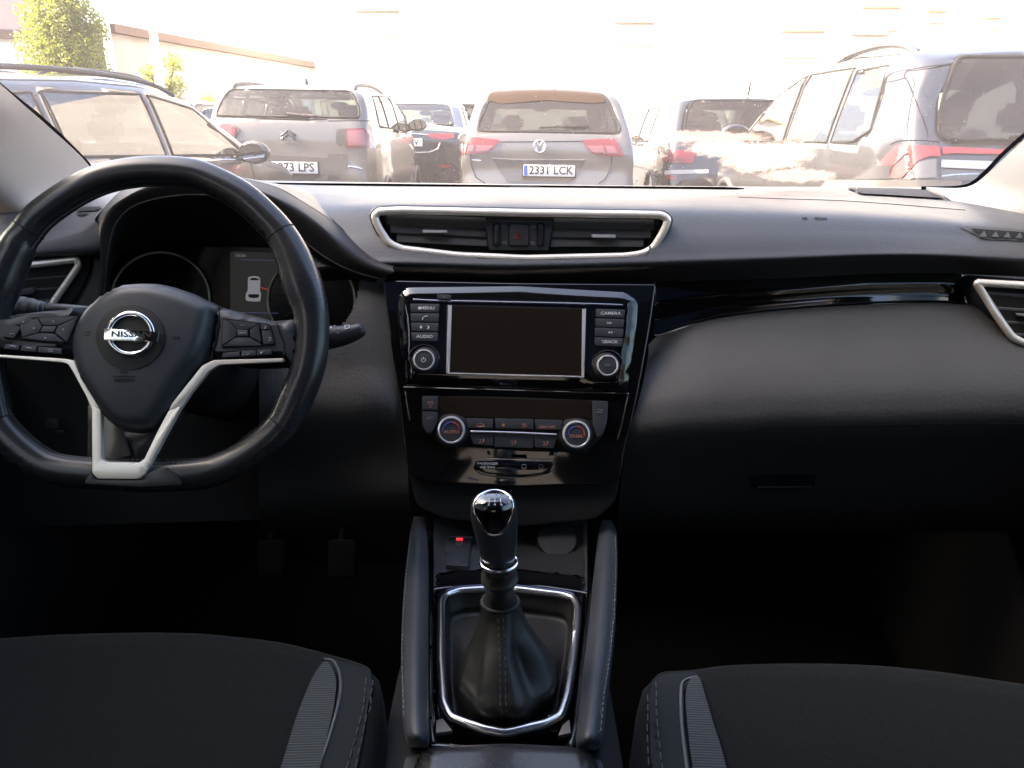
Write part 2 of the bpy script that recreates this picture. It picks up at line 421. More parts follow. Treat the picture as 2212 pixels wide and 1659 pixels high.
# dried drops and specks on the glass
rn = random.Random(4); bm = bmesh.new()
def drop(px, py, rp_):
    o = WS.at(px, py, .0015); q = WS.mpp(px, py)*rp_; f = rn.uniform(.6, 1.2)
    vs_ = [bm.verts.new(o+WS.u*(q*math.cos(a))+WS.v*(q*f*math.sin(a))) for a in [2*math.pi*k/8 for k in range(8)]]; t_ = bm.verts.new(o+WS.n*q*.3)
    for k in range(8): bm.faces.new((vs_[k-1], vs_[k], t_))
for _ in range(34): drop(rn.gauss(1412, 18), rn.gauss(374, 13), rn.uniform(.8, 2.6))
for _ in range(150): drop(rn.uniform(960, 2150), rn.uniform(190, 390), rn.uniform(.4, 1.2))
for _ in range(60): drop(rn.uniform(240, 960), rn.uniform(190, 390), rn.uniform(.3, .8))
mk('dried_drops', bm, mat('dried_dust', (.85, .74, .62), .9), gl_o, 0)['kind'] = 'stuff'
bm = bmesh.new()
for _ in range(170): drop(rn.gauss(1690, 70), rn.gauss(352, 22), rn.uniform(.4, 1.3))
mk('dirt_specks', bm, mat('dirt_brown', (.10, .06, .04), .9), gl_o, 0)['kind'] = 'stuff'
# pillars: strips of padded trim from the dash corner up and back toward the seats
def pil(P, name, lb):
    rows = []
    for q in P: rows.append(q)
    return loft(name, rows, 18, 16, pillar_m if 'steering' in lb else mat('pillar_trim_shaded', (.36, .355, .34), .75, bump=('noise', 700, .2)), cab, lb, solid=-.004)  # passenger side is the same trim with shade put into its colour
def pr(pts): return [pY(x, y, Y) for x, y, Y in pts]
pil([pr([(-420, -190, .80), (-6, 181, 1.06), (88, 262, 1.16), (176, 343, 1.26), (206, 392, 1.30), (215, 430, 1.31)]),
     pr([(-500, -150, .76), (-70, 200, 1.00), (20, 290, 1.10), (120, 385, 1.20), (150, 430, 1.22), (160, 460, 1.24)]),
     pr([(-600, -100, .74), (-160, 240, .97), (-60, 340, 1.05), (20, 420, 1.12), (60, 455, 1.14), (70, 480, 1.16)]),
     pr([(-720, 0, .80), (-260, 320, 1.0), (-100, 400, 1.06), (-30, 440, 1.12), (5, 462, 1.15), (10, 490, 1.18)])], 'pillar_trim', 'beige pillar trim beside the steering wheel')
pil([pr([(2700, -100, .90), (2330, 204, 1.08), (2216, 304, 1.16), (2132, 380, 1.24), (2100, 404, 1.27), (2064, 411, 1.29), (2000, 409, 1.32)]),
     pr([(2760, -20, .84), (2400, 250, 1.02), (2270, 345, 1.10), (2190, 415, 1.18), (2150, 438, 1.20), (2110, 440, 1.23), (2040, 428, 1.27)]),
     pr([(2900, 100, .84), (2500, 330, .98), (2360, 400, 1.04), (2270, 455, 1.10), (2225, 474, 1.14), (2165, 474, 1.18), (2085, 452, 1.235)]),
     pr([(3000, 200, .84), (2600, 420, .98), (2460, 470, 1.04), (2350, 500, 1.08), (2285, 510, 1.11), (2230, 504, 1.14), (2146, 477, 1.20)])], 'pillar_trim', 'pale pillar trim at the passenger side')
def box(name, x0, x1, y0, y1, z0, z1, m, parent, bev=.01, label=None):
    bm = bmesh.new(); bmesh.ops.create_cube(bm, size=1)
    for v in bm.verts: v.co = V((x0+(x1-x0)*(v.co.x+.5), y0+(y1-y0)*(v.co.y+.5), z0+(z1-z0)*(v.co.z+.5)))
    if bev: bmesh.ops.bevel(bm, geom=list(bm.edges), offset=bev, segments=2, affect='EDGES')
    return mk(name, bm, m, parent, label=label)
roof_z = E+.33
roof_g = glass_mat('roof_glass', .0, tint=(.14, .16, .19))
box('roof_glass', -.425, .425, -.635, .395, roof_z+.012, roof_z+.022, roof_g, cab, 0)
box('roof_lining', -.66, .66, -1.9, -.62, roof_z, roof_z+.05, liner_m, cab)
box('roof_lining', -.66, -.42, -.62, .62, roof_z, roof_z+.05, liner_m, cab)
box('roof_lining', .42, .66, -.62, .62, roof_z, roof_z+.05, liner_m, cab)
box('roof_lining', -.42, .42, .38, .66, roof_z, roof_z+.05, liner_m, cab)
for s in (-1, 1):
    dn = 'door_panel'
    box(dn, s*.74, s*.80, -1.9, 1.6, .25, E-.27, gap_m, cab)
    box('door_pillar', s*.66-.05, s*.66+.05, -.35, -.20, E-.30, roof_z+.02, black_m, cab)
    box('roof_rail_trim', s*.66-.05, s*.66+.05, -1.9, .72, roof_z-.03, roof_z+.05, liner_m, cab)
    box('door_glass', s*.755-.003, s*.755+.003, -.25, 1.0, E-.28, roof_z-.01, glass_mat('door_glass_tint', .0, tint=(.72, .75, .72)), cab, 0)
    box('rear_door_glass', s*.755-.003, s*.755+.003, -1.55, -.30, E-.28, roof_z-.01, glass_mat('privacy_glass', .0, tint=(.22, .23, .24)), cab, 0)
    box('rear_pillar', s*.60-.1, s*.60+.1, -2.0, -1.5, E-.30, roof_z+.05, black_m, cab)
box('rear_shelf', -.78, .78, -2.05, -1.2, .3, E-.30, black_m, cab)
box('rear_headrest', -.50, -.24, -1.15, -1.05, E-.32, E-.10, black_m, cab, .03)
box('rear_headrest', .24, .50, -1.15, -1.05, E-.32, E-.10, black_m, cab, .03)
box('floor_carpet', -.8, .8, -2, 1.7, .24, .30, carpet_m, cab)
box('bulkhead', -.8, .8, 1.55, 1.62, .25, E-.16, black_m, cab)
box('bonnet', -.80, .80, 1.65, 2.55, .80, .955, mat('own_paint', (.25, .25, .26), .3, coat=1), cab, .06)

# ================================================================== DASHBOARD
dash = thing('dashboard', 'wide black moulded dashboard with gloss trim below the windscreen', 'dashboard', (0, 1.1, E-.2))
VENT = rnd(c(5, (172, 215), (200, 180), (330, 172), (1130, 190), (1800, 200), (1960, 203), (2006, 232), (1985, 300), (1915, 425), (1850, 465), (1740, 482), (1130, 497), (700, 478), (340, 432), (265, 395), (205, 300)), 12)
VIN = scl(VENT, .965); VIN = [(x, y*.92+.08*507) for x, y in VIN]
top = loft('dash_top', [
    pr([(430, 387, 1.62), (700, 392, 1.62), (1130, 398, 1.62), (1600, 403, 1.62), (1950, 404, 1.62), (2250, 408, 1.6), (2600, 415, 1.55)]),
    pr([(440, 393, 1.42), (700, 401, 1.42), (1130, 405, 1.42), (1600, 410, 1.42), (1950, 413, 1.42), (2250, 420, 1.40), (2600, 430, 1.35)]),
    pr([(470, 402, 1.22), (720, 412, 1.22), (1130, 418, 1.22), (1600, 423, 1.22), (1950, 432, 1.22), (2250, 455, 1.20), (2600, 475, 1.15)]),
    pr([(560, 430, 1.08), (770, 430, 1.09), (1130, 430, 1.09), (1600, 436, 1.09), (1950, 451, 1.09), (2250, 475, 1.08), (2600, 500, 1.05)]),
    pr([(600, 470, 1.01), (790, 452, 1.02), (1130, 452, 1.02), (1600, 457, 1.02), (1950, 470, 1.02), (2250, 496, 1.01), (2600, 522, 1.0)]),
    pr([(620, 530, .98), (800, 505, .985), (1130, 505, .985), (1600, 500, .985), (1950, 506, .985), (2250, 525, .985), (2600, 550, .98)]),
    pr([(640, 570, .965), (815, 553, .965), (1130, 557, .965), (1600, 545, .965), (1950, 538, .965), (2250, 550, .965), (2600, 575, .96)]),
    pr([(640, 585, .960), (830, 571, .960), (1130, 577, .960), (1600, 564, .960), (1950, 552, .960), (2250, 566, .960), (2600, 590, .955)]),
    pr([(640, 598, .975), (832, 584, .975), (1130, 590, .975), (1600, 577, .975), (1950, 563, .975), (2250, 577, .975), (2600, 600, .97)]),
    pr([(640, 612, 1.01), (833, 602, 1.01), (1130, 611, 1.01), (1600, 606, 1.01), (1950, 592, 1.01), (2250, 600, 1.01), (2600, 625, 1.0)])],
    150, 90, dash_m, dash, 'upper pad', cut=[scl(VENT, .975)])
tb = bvh_of(top)
seam('pad_seam', c(17, (-420, 1450), (0, 1466), (500, 1482), (1000, 1515), (1400, 1548), (1670, 1570)), tb, .0009, gap_m, top, sm=40)
drape('speaker_grille', rnd(c(17, (575, 1372), (640, 1400), (720, 1432), (900, 1440), (1500, 1476), (1420, 1430), (1325, 1392), (1000, 1380)), 6), tb, .003, mat('grille_dark', (.02, .02, .022), .8, bump=('leather', 500, .8)), top, step=5)
DV = c(6, (1437, 231), (1500, 228), (1760, 246), (2100, 270), (2100, 330), (1760, 302), (1560, 292), (1500, 262))
drape('defroster_slot', rnd(DV, 4), tb, .0012, dash2_m, top, step=5)
drape('defroster_opening', rnd(c(6, (1490, 243), (1760, 262), (2100, 290), (2100, 312), (1760, 292), (1570, 283), (1520, 266)), 3), tb, .0025, gap_m, top, step=4)
for k in range(9):
    x = 1555+k*58; y = 262+k*2.5
    drape('defroster_fin', c(6, (x, y-4), (x+14, y+28), (x-24, y+24)), tb, .004, dash_m, top, step=4)
# embossed lettering on the passenger pad
for ch, x in zip('AIRBAG', (668, 684, 700, 736, 756, 776)):
    pass
def text_on(s, px, py, hpx, b, m, parent, sx=1, off=.0006, rot=0, up=(0, 0, 1)):
    h = hit(b, px, py); e = hit(b, px+8, py); f = hit(b, px, py-3)
    if not (h and e and f): return
    u = (e-h).normalized(); n = u.cross(f-h).normalized()
    if n.dot(O-h) < 0: n = -n
    v = n.cross(u); k = (h-O).dot(-CAM.col[2])/F; fs = (f-h).length/(3*k)
    me = text_me(s, hpx*k/.7, .0002); cr, sr = math.cos(R(rot)), math.sin(R(rot))
    for q in me.vertices:
        x, y, z = q.co; x *= sx; q.co = h+u*(x*cr-y*sr)+v*((x*sr+y*cr)*fs)+n*(z+off)
    return mk('lettering', me, m, parent, 0)
text_on('AIR', 1738, 472.5, 5, tb, mat('moulded_print', (.015, .015, .018), .7), top, 1.2)
text_on('SRS BAG', 1773, 473, 5, tb, mat('moulded_print', (.015, .015, .018), .7), top, 1.0)
# small rise in the middle of the windscreen edge
dome('sensor_bump', rnd([(1088, 409), (1100, 402), (1130, 401), (1165, 402), (1180, 409)], 5), Pl(pY(1130, 405, 1.43), (0, -1, .35)), -.002, .006, .008, dash_m, dash, step=.008)

# ---- instrument hood and the binnacle behind the wheel
clu = thing('instrument_cluster', 'hooded instrument cluster with two round dials behind the steering wheel', 'instrument panel', (-.37, 1.0, E-.2))
def arc(P, Y): return [pY(x, y, Y) for x, y in P]
Ao = [(206, 680), (214, 610), (214, 550), (206, 500), (207, 478), (224, 450), (258, 415), (300, 392), (380, 376), (460, 374), (524, 385), (600, 405), (656, 436), (720, 478), (777, 525), (815, 551), (848, 565), (880, 572)]
Am = [(213, 680), (219, 610), (219, 550), (219, 500), (240, 452), (275, 425), (330, 402), (400, 393), (470, 394), (530, 404), (590, 428), (645, 462), (705, 506), (748, 548), (785, 570), (820, 582), (850, 588)]
Ai = [(218, 690), (225, 620), (231, 560), (241, 508), (256, 474), (286, 447), (335, 430), (400, 421), (470, 423), (530, 438), (585, 468), (640, 507), (690, 547), (735, 574), (775, 590), (800, 597), (820, 602)]
Aj = [(222, 665), (230, 610), (238, 562), (250, 520), (266, 488), (295, 460), (340, 444), (400, 437), (470, 440), (530, 458), (580, 488), (630, 520), (680, 555), (730, 582), (768, 598), (790, 606), (808, 612)]
Ad = [(228, 690), (232, 640), (238, 600), (248, 568), (270, 548), (305, 540), (350, 535), (410, 531), (480, 530), (540, 531), (600, 534), (650, 538), (700, 546), (745, 566), (768, 590), (784, 608), (800, 625)]
Ab = [(200, 660), (206, 560), (200, 500), (200, 464), (215, 436), (250, 412), (300, 398), (380, 390), (450, 389), (510, 391), (580, 396), (640, 403), (700, 412), (760, 424), (810, 440), (840, 460), (860, 480)]
hood_a = loft('hood_shell', [arc(Ab, 1.38), arc([((a[0]+b[0])/2, (a[1]*.7+b[1]*.3)) for a, b in zip(Ao, Ab)], 1.08), arc(Ao, .99)], 90, 16, dash_m, clu)
hood_f = loft('hood_front', [arc(Ao, .992), arc([((a[0]+b[0])/2, (a[1]+b[1])/2) for a, b in zip(Ao, Am)], .955), arc(Am, .945), arc(Ai, .95)], 90, 14, mat('hood_dark', (.018, .015, .014), .55, bump=('leather', 420, .3)), clu)
hood_i = loft('hood_inside', [arc(Ai, .951), arc(Aj, .97), arc(Ad, 1.075)], 90, 14, black_m, clu)
tube('hood_piping', smooth(arc([(x, y) for x, y in Ai], .9505), 90), .0012, dash2_m, hood_i, seg=8)
CL = Pl(pY(500, 640, 1.07), (0, -.975, .22))
face = plate('dial_panel', [(205, 525), (800, 525), (800, 800), (205, 800)], CL, -.01, 0, mat('dial_black', (.012, .010, .009), .16, spec=.5), clu, 0)
for cx, cy, rx, ry in ((346.5, 646, 108, 103), (672.3, 648, 96, 95)):
    d = plate('dial', ell(cx, cy, rx, ry), CL, .0005, .002, mat('dial_face', (.010, .008, .007), .22), clu, 0)
    tube('dial_ring', [CL.at(x, y, .004) for x, y in ell(cx, cy, rx-2, ry-2, 64)[:-1]], .0016, mat('dial_ring_metal', (.85, .80, .66), .4, metal=.3), d, closed=True, seg=8)
    bm = bmesh.new()
    for k in range(19):
        a = R(225-k*15); P_ = [(cx+q*rx*math.cos(a), cy-q*ry*math.sin(a)) for q in (.82, .90)]
        tube_bm([CL.at(x, y, .0024) for x, y in P_], .0005, seg=4, bm=bm)
    mk('dial_ticks', bm, mat('faint_print', (.035, .032, .03), .6), d)
    a = R(215); tube('dial_needle', [CL.at(cx, cy, .004), CL.at(cx+.72*rx*math.cos(a), cy-.72*ry*math.sin(a), .004)], [.0014, .0006], mat('needle', (.10, .02, .01), .5), d, seg=6)
ds = plate('trip_display', rnd([(497, 543), (640, 548), (640, 700), (497, 700)], 6), CL, .0005, .0018, mat('lcd_panel', (.012, .010, .009), .3, emit=(.9, .85, .8, .002)), clu, 0)
pr_m = mat('lcd_white', (.08, .08, .085), .5, emit=(.8, .78, .85, .028)); lb_m = mat('lcd_blue', (.1, .1, .3), .5, emit=(.3, .3, .8, .03))
text('10:06', 519, 552, 7, CL, .002, mat('lcd_dim', (.2, .2, .2), .5, emit=(.8, .8, .85, .02)), ds, 1.1)
for y in (561, 675): tube('display_line', [CL.at(519, y, .0022), CL.at(600, y+1.5, .0022)], .0003, lb_m, ds, seg=5)
carp = rnd(c(16, (445, 510), (530, 495), (600, 510), (612, 560), (605, 700), (622, 740), (615, 800), (612, 850), (510, 850), (408, 840), (412, 740), (440, 700), (440, 560)), 5)
plate('display_car', carp, CL, .002, .0026, pr_m, ds, 0)
for q in (c(16, (465, 535), (530, 520), (600, 540), (580, 556), (480, 556)), c(16, (440, 750), (600, 750), (590, 795), (530, 805), (455, 795))):
    plate('display_car_glass', rnd(q, 3), CL, .0027, .003, mat('lcd_dark', (.03, .03, .035), .4), ds, 0)
tube('display_pointer', [CL.at(x, y, .0024) for x, y in c(16, (622, 655), (710, 685))], .0006, mat('lcd_red', (.3, .03, .02), .5, emit=(1, .1, .05, .05)), ds, seg=5)

# ---- left end of the dash
lp = loft('side_pad', [
    pr([(-200, 450, 1.30), (0, 440, 1.30), (110, 425, 1.30), (200, 412, 1.30), (290, 398, 1.30)]),
    pr([(-200, 480, 1.10), (0, 468, 1.10), (100, 450, 1.10), (190, 432, 1.10), (265, 412, 1.10)]),
    pr([(-200, 530, .99), (0, 520, .99), (90, 508, .985), (170, 490, .98), (208, 468, .98)]),
    pr([(-200, 550, .96), (0, 540, .96), (95, 527, .955), (180, 508, .955), (215, 490, .955)]),
    pr([(-200, 566, .955), (0, 558, .955), (100, 550, .95), (180, 546, .95), (228, 540, .95)]),
    pr([(-200, 580, .98), (0, 570, .98), (100, 560, .98), (180, 555, .98), (235, 552, .98)])], 50, 40, dash_m, dash, 'pad at the driver door')
lb = bvh_of(lp)
drape('defroster_slot', rnd(c(18, (780, 625), (880, 582), (1070, 578), (1010, 618), (800, 628)), 2), lb, .002, gap_m, lp, step=3)
drape('defroster_slot', rnd(c(18, (800, 640), (945, 636), (880, 668), (820, 668)), 2), lb, .002, gap_m, lp, step=3)
LV = Pl(pY(100, 600, .955), (.18, -.97, .15))
plate('side_panel', c(18, (-900, 1075), (940, 1075), (1062, 1065), (1062, 1900), (-900, 1900)), LV, -.012, -.004, dash2_m, dash, .001)
plate('side_panel', c(18, (1066, 1060), (1120, 1060), (1120, 1900), (1066, 1900)), LV, -.02, -.010, black_m, dash, .001)
lv = plate('side_vent', rnd(c(18, (-900, 1100), (880, 1082), (945, 1085), (930, 1230), (850, 1420), (690, 1660), (500, 1800), (-900, 1800)), 6), LV, -.004, .001, gap_m, dash, .002)
ringp = [LV.at(x, y, .004) for x, y in smooth(rnd(c(18, (-700, 1215), (330, 1170), (800, 1115), (815, 1180), (510, 1620), (300, 1800), (-700, 1850)), 14, 6), 90, True)]
tube('vent_frame', ringp, .0042, silver_m, lv, closed=True, seg=10)
for a, b in (((-500, 1380), (720, 1275)), ((-500, 1480), (650, 1400)), ((-500, 1600), (580, 1520))):
    A, B = c(18, a, b); q = [LV.at(*A, .002), LV.at(*B, .002)]
    mk('vent_slat', fan([q[0], q[1], q[1]+V((0, .03, .004)), q[0]+V((0, .03, .004))], [v-V((0, 0, .002)) for v in (q[0], q[1], q[1]+V((0, .03, .004)), q[0]+V((0, .03, .004)))]), dash2_m, lv)
plate('vent_tab', rnd(c(18, (130, 1430), (345, 1405), (355, 1455), (330, 1475), (120, 1490)), 4), LV, .002, .008, btn_m, lv, .001)

# ---- knee panels and the underside
kp = loft('knee_panel', [
    pr([(560, 640, .99), (700, 600, .985), (785, 590, .975), (812, 592, .972), (834, 596, .970)]),
    pr([(560, 700, .96), (700, 680, .955), (785, 670, .95), (815, 672, .95), (838, 678, .95)]),
    pr([(560, 800, .93), (700, 790, .93), (785, 780, .925), (820, 782, .925), (853, 790, .925)]),
    pr([(560, 900, .915), (700, 890, .91), (800, 880, .90), (838, 880, .90), (868, 885, .905)]),
    pr([(560, 1000, .95), (700, 990, .935), (800, 980, .92), (845, 980, .91), (880, 985, .90)]),
    pr([(560, 1100, .97), (700, 1090, .95), (800, 1080, .92), (850, 1080, .91), (884, 1080, .90)]),
    pr([(560, 1150, 1.05), (700, 1140, 1.02), (800, 1135, .98), (850, 1130, .97), (890, 1130, .96)])], 90, 110, dash2_m, dash, cut=[[(500, 560), (775, 580), (779, 594), (775, 620), (770, 650), (762, 668), (744, 697), (715, 722), (660, 745), (500, 760)]])
plate('lower_panel', [(-300, 690), (620, 700), (640, 1120), (-300, 1150)], Pl(pY(200, 900, 1.0), (0, -1, .1)), -.01, 0, black_m, dash, 0)
LPn = Pl(pY(200, 900, .985), (0, -1, .1))
plate('panel_button', rnd([(100, 905), (126, 905), (126, 925), (100, 925)], 3), LPn, 0, .003, soft_m, dash)
plate('panel_catch', rnd([(118, 930), (136, 930), (136, 935), (118, 935)], 2), LPn, 0, .003, btn_m, dash)

rp = loft('passenger_panel', [
    pr([(1400, 745, .995), (1434, 717, 1.0), (1505, 692.5, 1.0), (1589, 677, 1.0), (1700, 665.5, 1.0), (1810, 657.5, 1.0), (1987, 650.5, 1.0), (2071, 652, 1.0), (2300, 670, 1.0)]),
    pr([(1401, 760, .975), (1440, 735, .975), (1510, 707, .975), (1590, 691, .975), (1700, 679, .975), (1810, 671, .975), (1987, 664, .975), (2085, 668, .975), (2310, 684, .975)]),
    pr([(1397, 785, .95), (1440, 768, .95), (1515, 748, .95), (1595, 738, .95), (1700, 730, .95), (1810, 724, .95), (1990, 718, .95), (2110, 720, .95), (2330, 730, .95)]),
    pr([(1388, 830, .925), (1440, 824, .922), (1520, 816, .918), (1600, 812, .916), (1700, 808, .915), (1810, 805, .915), (1990, 800, .915), (2120, 800, .915), (2340, 800, .915)]),
    pr([(1372, 890, .905), (1440, 884, .900), (1520, 878, .898), (1600, 874, .897), (1700, 870, .896), (1810, 868, .896), (1990, 864, .896), (2120, 862, .896), (2340, 860, .896)]),
    pr([(1355, 945, .90), (1430, 940, .896), (1520, 935, .895), (1600, 931, .894), (1700, 928, .894), (1810, 926, .894), (1990, 922, .894), (2120, 920, .894), (2340, 920, .894)]),
    pr([(1344, 1020, .925), (1430, 1015, .925), (1520, 1010, .925), (1600, 1008, .925), (1700, 1006, .925), (1810, 1005, .925), (1990, 1002, .925), (2120, 1000, .925), (2340, 1000, .925)]),
    pr([(1335, 1110, .965), (1430, 1110, .965), (1520, 1110, .965), (1600, 1110, .965), (1700, 1110, .965), (1810, 1110, .965), (1990, 1110, .965), (2120, 1110, .965), (2340, 1110, .965)]),
    pr([(1330, 1150, 1.02), (1430, 1150, 1.02), (1520, 1150, 1.02), (1600, 1150, 1.02), (1700, 1150, 1.02), (1810, 1150, 1.02), (1990, 1150, 1.02), (2120, 1150, 1.02), (2340, 1150, 1.02)])],
    90, 70, dash2_m, dash, 'leather-grained panel above the glovebox')
rb = bvh_of(rp)
seam('glovebox_gap', [(1600, 934), (1645, 924), (1760, 921), (2000, 917), (2300, 915)], rb, .0007, gap_m, rp)
gh = drape('glovebox_handle', rnd([(1622, 1022), (1762, 1020), (1756, 1050), (1632, 1050)], 6), rb, .004, black_m, rp, step=6)
seam('handle_edge', [(1634, 1047), (1752, 1046)], rb, .0013, soft_m, gh, off=.005)

# ---- gloss black strip on the passenger side
TP = [c(6, p)[0] for p in ((-45, 520), (0, 496), (300, 486), (700, 470), (1050, 452), (1400, 450), (1460, 470))]
bt = [c(6, p)[0] for p in ((-45, 745), (0, 738), (160, 688), (350, 652), (850, 606), (1250, 590), (1470, 598))]
def mixp(t): return [(a[0]*(1-t)+b[0]*t, a[1]*(1-t)+b[1]*t) for a, b in zip(TP, bt)]
def strip_row(t, dy, y0, k=0): return [pY(x, y+dy, y0+k*(i/6)) for i, (x, y) in enumerate(mixp(t))]
loft('gloss_strip', [strip_row(0, -6, 1.013), strip_row(0, 2, 1.008), strip_row(.18, 0, 1.003), strip_row(.36, 0, .9985), strip_row(.48, 0, .9975), strip_row(.62, 0, .9972), strip_row(.74, 0, .9965), strip_row(.88, 0, .9935), strip_row(1, 2, .990), strip_row(1, 6, .9885)], 70, 60, piano_m, dash)
tube('strip_edge', [pY(x, y, .989) for x, y in smooth(bt, 60)], .0011, gap_m, dash, seg=6)

# ---- right side vent
RV = Pl(pY(2200, 680, .955), (-.15, -.97, .12))
rv = dome('side_vent', rnd(c(6, (1440, 478), (1480, 462), (1757, 485), (2300, 520), (2300, 900), (1757, 850), (1700, 835), (1640, 800), (1560, 715), (1480, 600)), 8), RV, -.03, .006, .02, soft_m, dash)
plate('vent_opening', rnd(c(6, (1560, 515), (2100, 560), (2100, 820), (1757, 790), (1700, 770)), 6), RV, .0065, .008, gap_m, rv, 0)
tube('vent_frame', [RV.at(x, y, .011) for x, y in smooth(rnd(c(6, (1522, 500), (1757, 514), (2200, 560), (2200, 830), (1757, 796), (1700, 768), (1650, 700)), 9, 6), 80, True)], .0048, silver_m, rv, closed=True, seg=10)
for (a, b) in (((1575, 548), (2150, 600)), ((1600, 622), (2150, 660)), ((1640, 690), (2150, 725)), ((1700, 752), (2150, 780))):
    A, B = c(6, a, b); mk('vent_slat', fan([RV.at(*A, .009), RV.at(*B, .009), RV.at(*B, .009)+V((0, .01, .012)), RV.at(*A, .009)+V((0, .01, .012))], [q-V((0, 0, .0022)) for q in (RV.at(*A, .009), RV.at(*B, .009), RV.at(*B, .009)+V((0, .01, .012)), RV.at(*A, .009)+V((0, .01, .012)))]), dash2_m, rv)
plate('vent_tab', rnd(c(6, (1712, 648), (1790, 656), (1790, 672), (1722, 664)), 3), RV, .009, .016, chrome_m, rv, .001)

# ---- centre vent
CV = Pl(pY(1130, 505, .982), (0, -.95, .12))
cv = thing('centre_vent', 'wide central air vent with silver frame below the windscreen', 'air vent', tuple(pY(1130, 505, .985)))
fr_o = smooth(VENT, 120, True); fr_i = smooth(scl(VENT, .96), 120, True)
tube('vent_surround', [CV.at(x, y, -.003) for x, y in fr_o], .0045, soft_m, cv, closed=True, seg=10)
mid = [((a[0]*.985+1127*.015), (a[1]*.91+507*.09)) for a in fr_o]
tube('vent_frame', [CV.at(x, y, .0055) for x, y in mid], .0048, silver_m, cv, closed=True, seg=14, label='bright silver frame')
plate('vent_back', [(x, y) for x, y in scl(VENT, .985)], CV, -.075, -.07, gap_m, cv, 0)
plate('vent_lining', [(x, y) for x, y in scl(VENT, .93)][::1], CV, -.012, -.0115, gap_m, cv, 0)
def slat(P, parent, hh=.0016, dep=.022, h=-.004, pl=CV):
    A, B = P; a = pl.at(*A, h); b = pl.at(*B, h); dz = V((0, 0, hh)); dy = -pl.n*dep*0+V((0, .0065, .0105))
    return mk('vent_slat', fan([a, b, b+dy, a+dy], [q-dz for q in (a, b, b+dy, a+dy)]), dash2_m, parent)
for q in (((262, 262), (868, 287)), ((285, 316), (873, 342)), ((325, 372), (880, 400)), ((1290, 290), (1905, 298)), ((1280, 344), (1885, 348)), ((1270, 402), (1840, 403))): slat(c(5, *q), cv)
for q in ([(480, 306), (632, 308), (636, 326), (484, 326)], [(1520, 334), (1672, 336), (1668, 358), (1524, 354)]): plate('vent_tab', rnd(c(5, *q), 3), CV, -.006, .003, ring_m, cv, .001)
cp = plate('switch_panel', rnd(c(5, (868, 248), (1287, 254), (1255, 432), (893, 430)), 4), CV, -.012, -.001, soft_m, cv, .0012)
plate('hazard_surround', rnd(c(5, (1010, 266), (1141, 268), (1139, 410), (1010, 408)), 5), CV, -.001, .0002, gap_m, cp, 0)
hz = plate('hazard_button', rnd(c(5, (1016, 273), (1135, 275), (1132, 403), (1017, 402)), 5), CV, 0, .0016, btn_m, cp, .0008)
tri = [CV.at(x, y, .002) for x, y in c(5, (1074, 312), (1104, 358), (1046, 358))]
tube('hazard_triangle', tri, .00055, mat('hazard_red', (.30, .02, .02), .5), hz, closed=True, seg=5)
tri = [CV.at(x, y, .002) for x, y in c(5, (1074, 328), (1092, 352), (1057, 352))]
tube('hazard_triangle', tri, .0005, mat('hazard_red', (.30, .02, .02), .5), hz, closed=True, seg=5)
for cx in (938, 1208):
    plate('thumbwheel_slot', rnd(c(5, (cx-26, 262), (cx+26, 262), (cx+24, 414), (cx-24, 414)), 9), CV, -.001, .0003, gap_m, cp, 0)
    dome('thumbwheel', rnd(c(5, (cx-17, 272), (cx+17, 272), (cx+16, 404), (cx-16, 404)), 5), CV, 0, .004, .004, black_m, cp, step=.003)
for x, y in ((984, 285), (988, 385), (1166, 285), (1160, 388)):
    X, Y_ = c(5, (x, y))[0]
    for k in range(3): tube('vent_symbol', [CV.at(X-5, Y_-2.6+k*2.6, -.0006), CV.at(X-1.5, Y_-3.6+k*2.6, -.0006), CV.at(X+1.5, Y_-1.6+k*2.6, -.0006), CV.at(X+5, Y_-2.6+k*2.6, -.0006)], .00025, dim_m, cp, seg=4)
# ================================================================== CENTRE STACK
SP = Pl((0, .955, E-.176), (0, -1, .369))
inf = thing('infotainment_unit', 'gloss black infotainment unit with large dark screen in mid dashboard', 'car stereo', tuple(SP.at(1115, 720)))
cli = thing('climate_panel', 'climate control panel with two chromed dials below the screen', 'climate control', tuple(SP.at(1110, 920)))
ST = c(7, (52, 62), (1100, 84), (2150, 92), (2120, 330), (2092, 500), (2046, 760), (2000, 1000), (1960, 1180), (1920, 1330), (1895, 1480), (1878, 1590), (1780, 1625), (1120, 1650), (420, 1615), (262, 1560), (232, 1450), (205, 1250), (178, 1000), (150, 800), (120, 600), (90, 380))
fa = plate('stack_fascia', rnd(ST, 6), SP, -.05, 0, piano_m, dash, .006, seg=4)
plate('stack_lower', rnd(c(7, (225, 1400), (1900, 1420), (1850, 1760), (1700, 1900), (1120, 1960), (520, 1900), (300, 1800)), 20), SP, -.05, -.012, gap_m, dash, .006)
# infotainment bezel
BZ = rnd(c(7, (168, 300), (176, 180), (235, 120), (1100, 110), (1930, 158), (2012, 235), (2000, 420), (1965, 640), (1925, 925), (1100, 905), (218, 882), (190, 640)), 9, 5)
bz = dome('bezel', BZ, SP, .000, .0055, .004, piano_m, inf, step=.010)
IN = .0060
tube('bezel_edge', [SP.at(x, y, .0070) for x, y in smooth(c(7, (290, 212), (500, 222), (1100, 234), (1700, 248), (1890, 256)), 40)], .0014, mat('edge_grey', (.35, .36, .40), .25, metal=1), bz, seg=8)
plate('disc_slot', rnd(c(7, (560, 208), (1500, 226), (1495, 234), (560, 216)), 2), SP, IN, IN+.0008, gap_m, inf, 0)
ej = plate('eject_button', rnd(c(7, (470, 172), (576, 176), (574, 212), (474, 208)), 2), SP, IN, .0096, btn_m, inf)
text('\u2013', *c(7, (522, 192))[0], 5, SP, .0098, white_m, ej, 1.2)
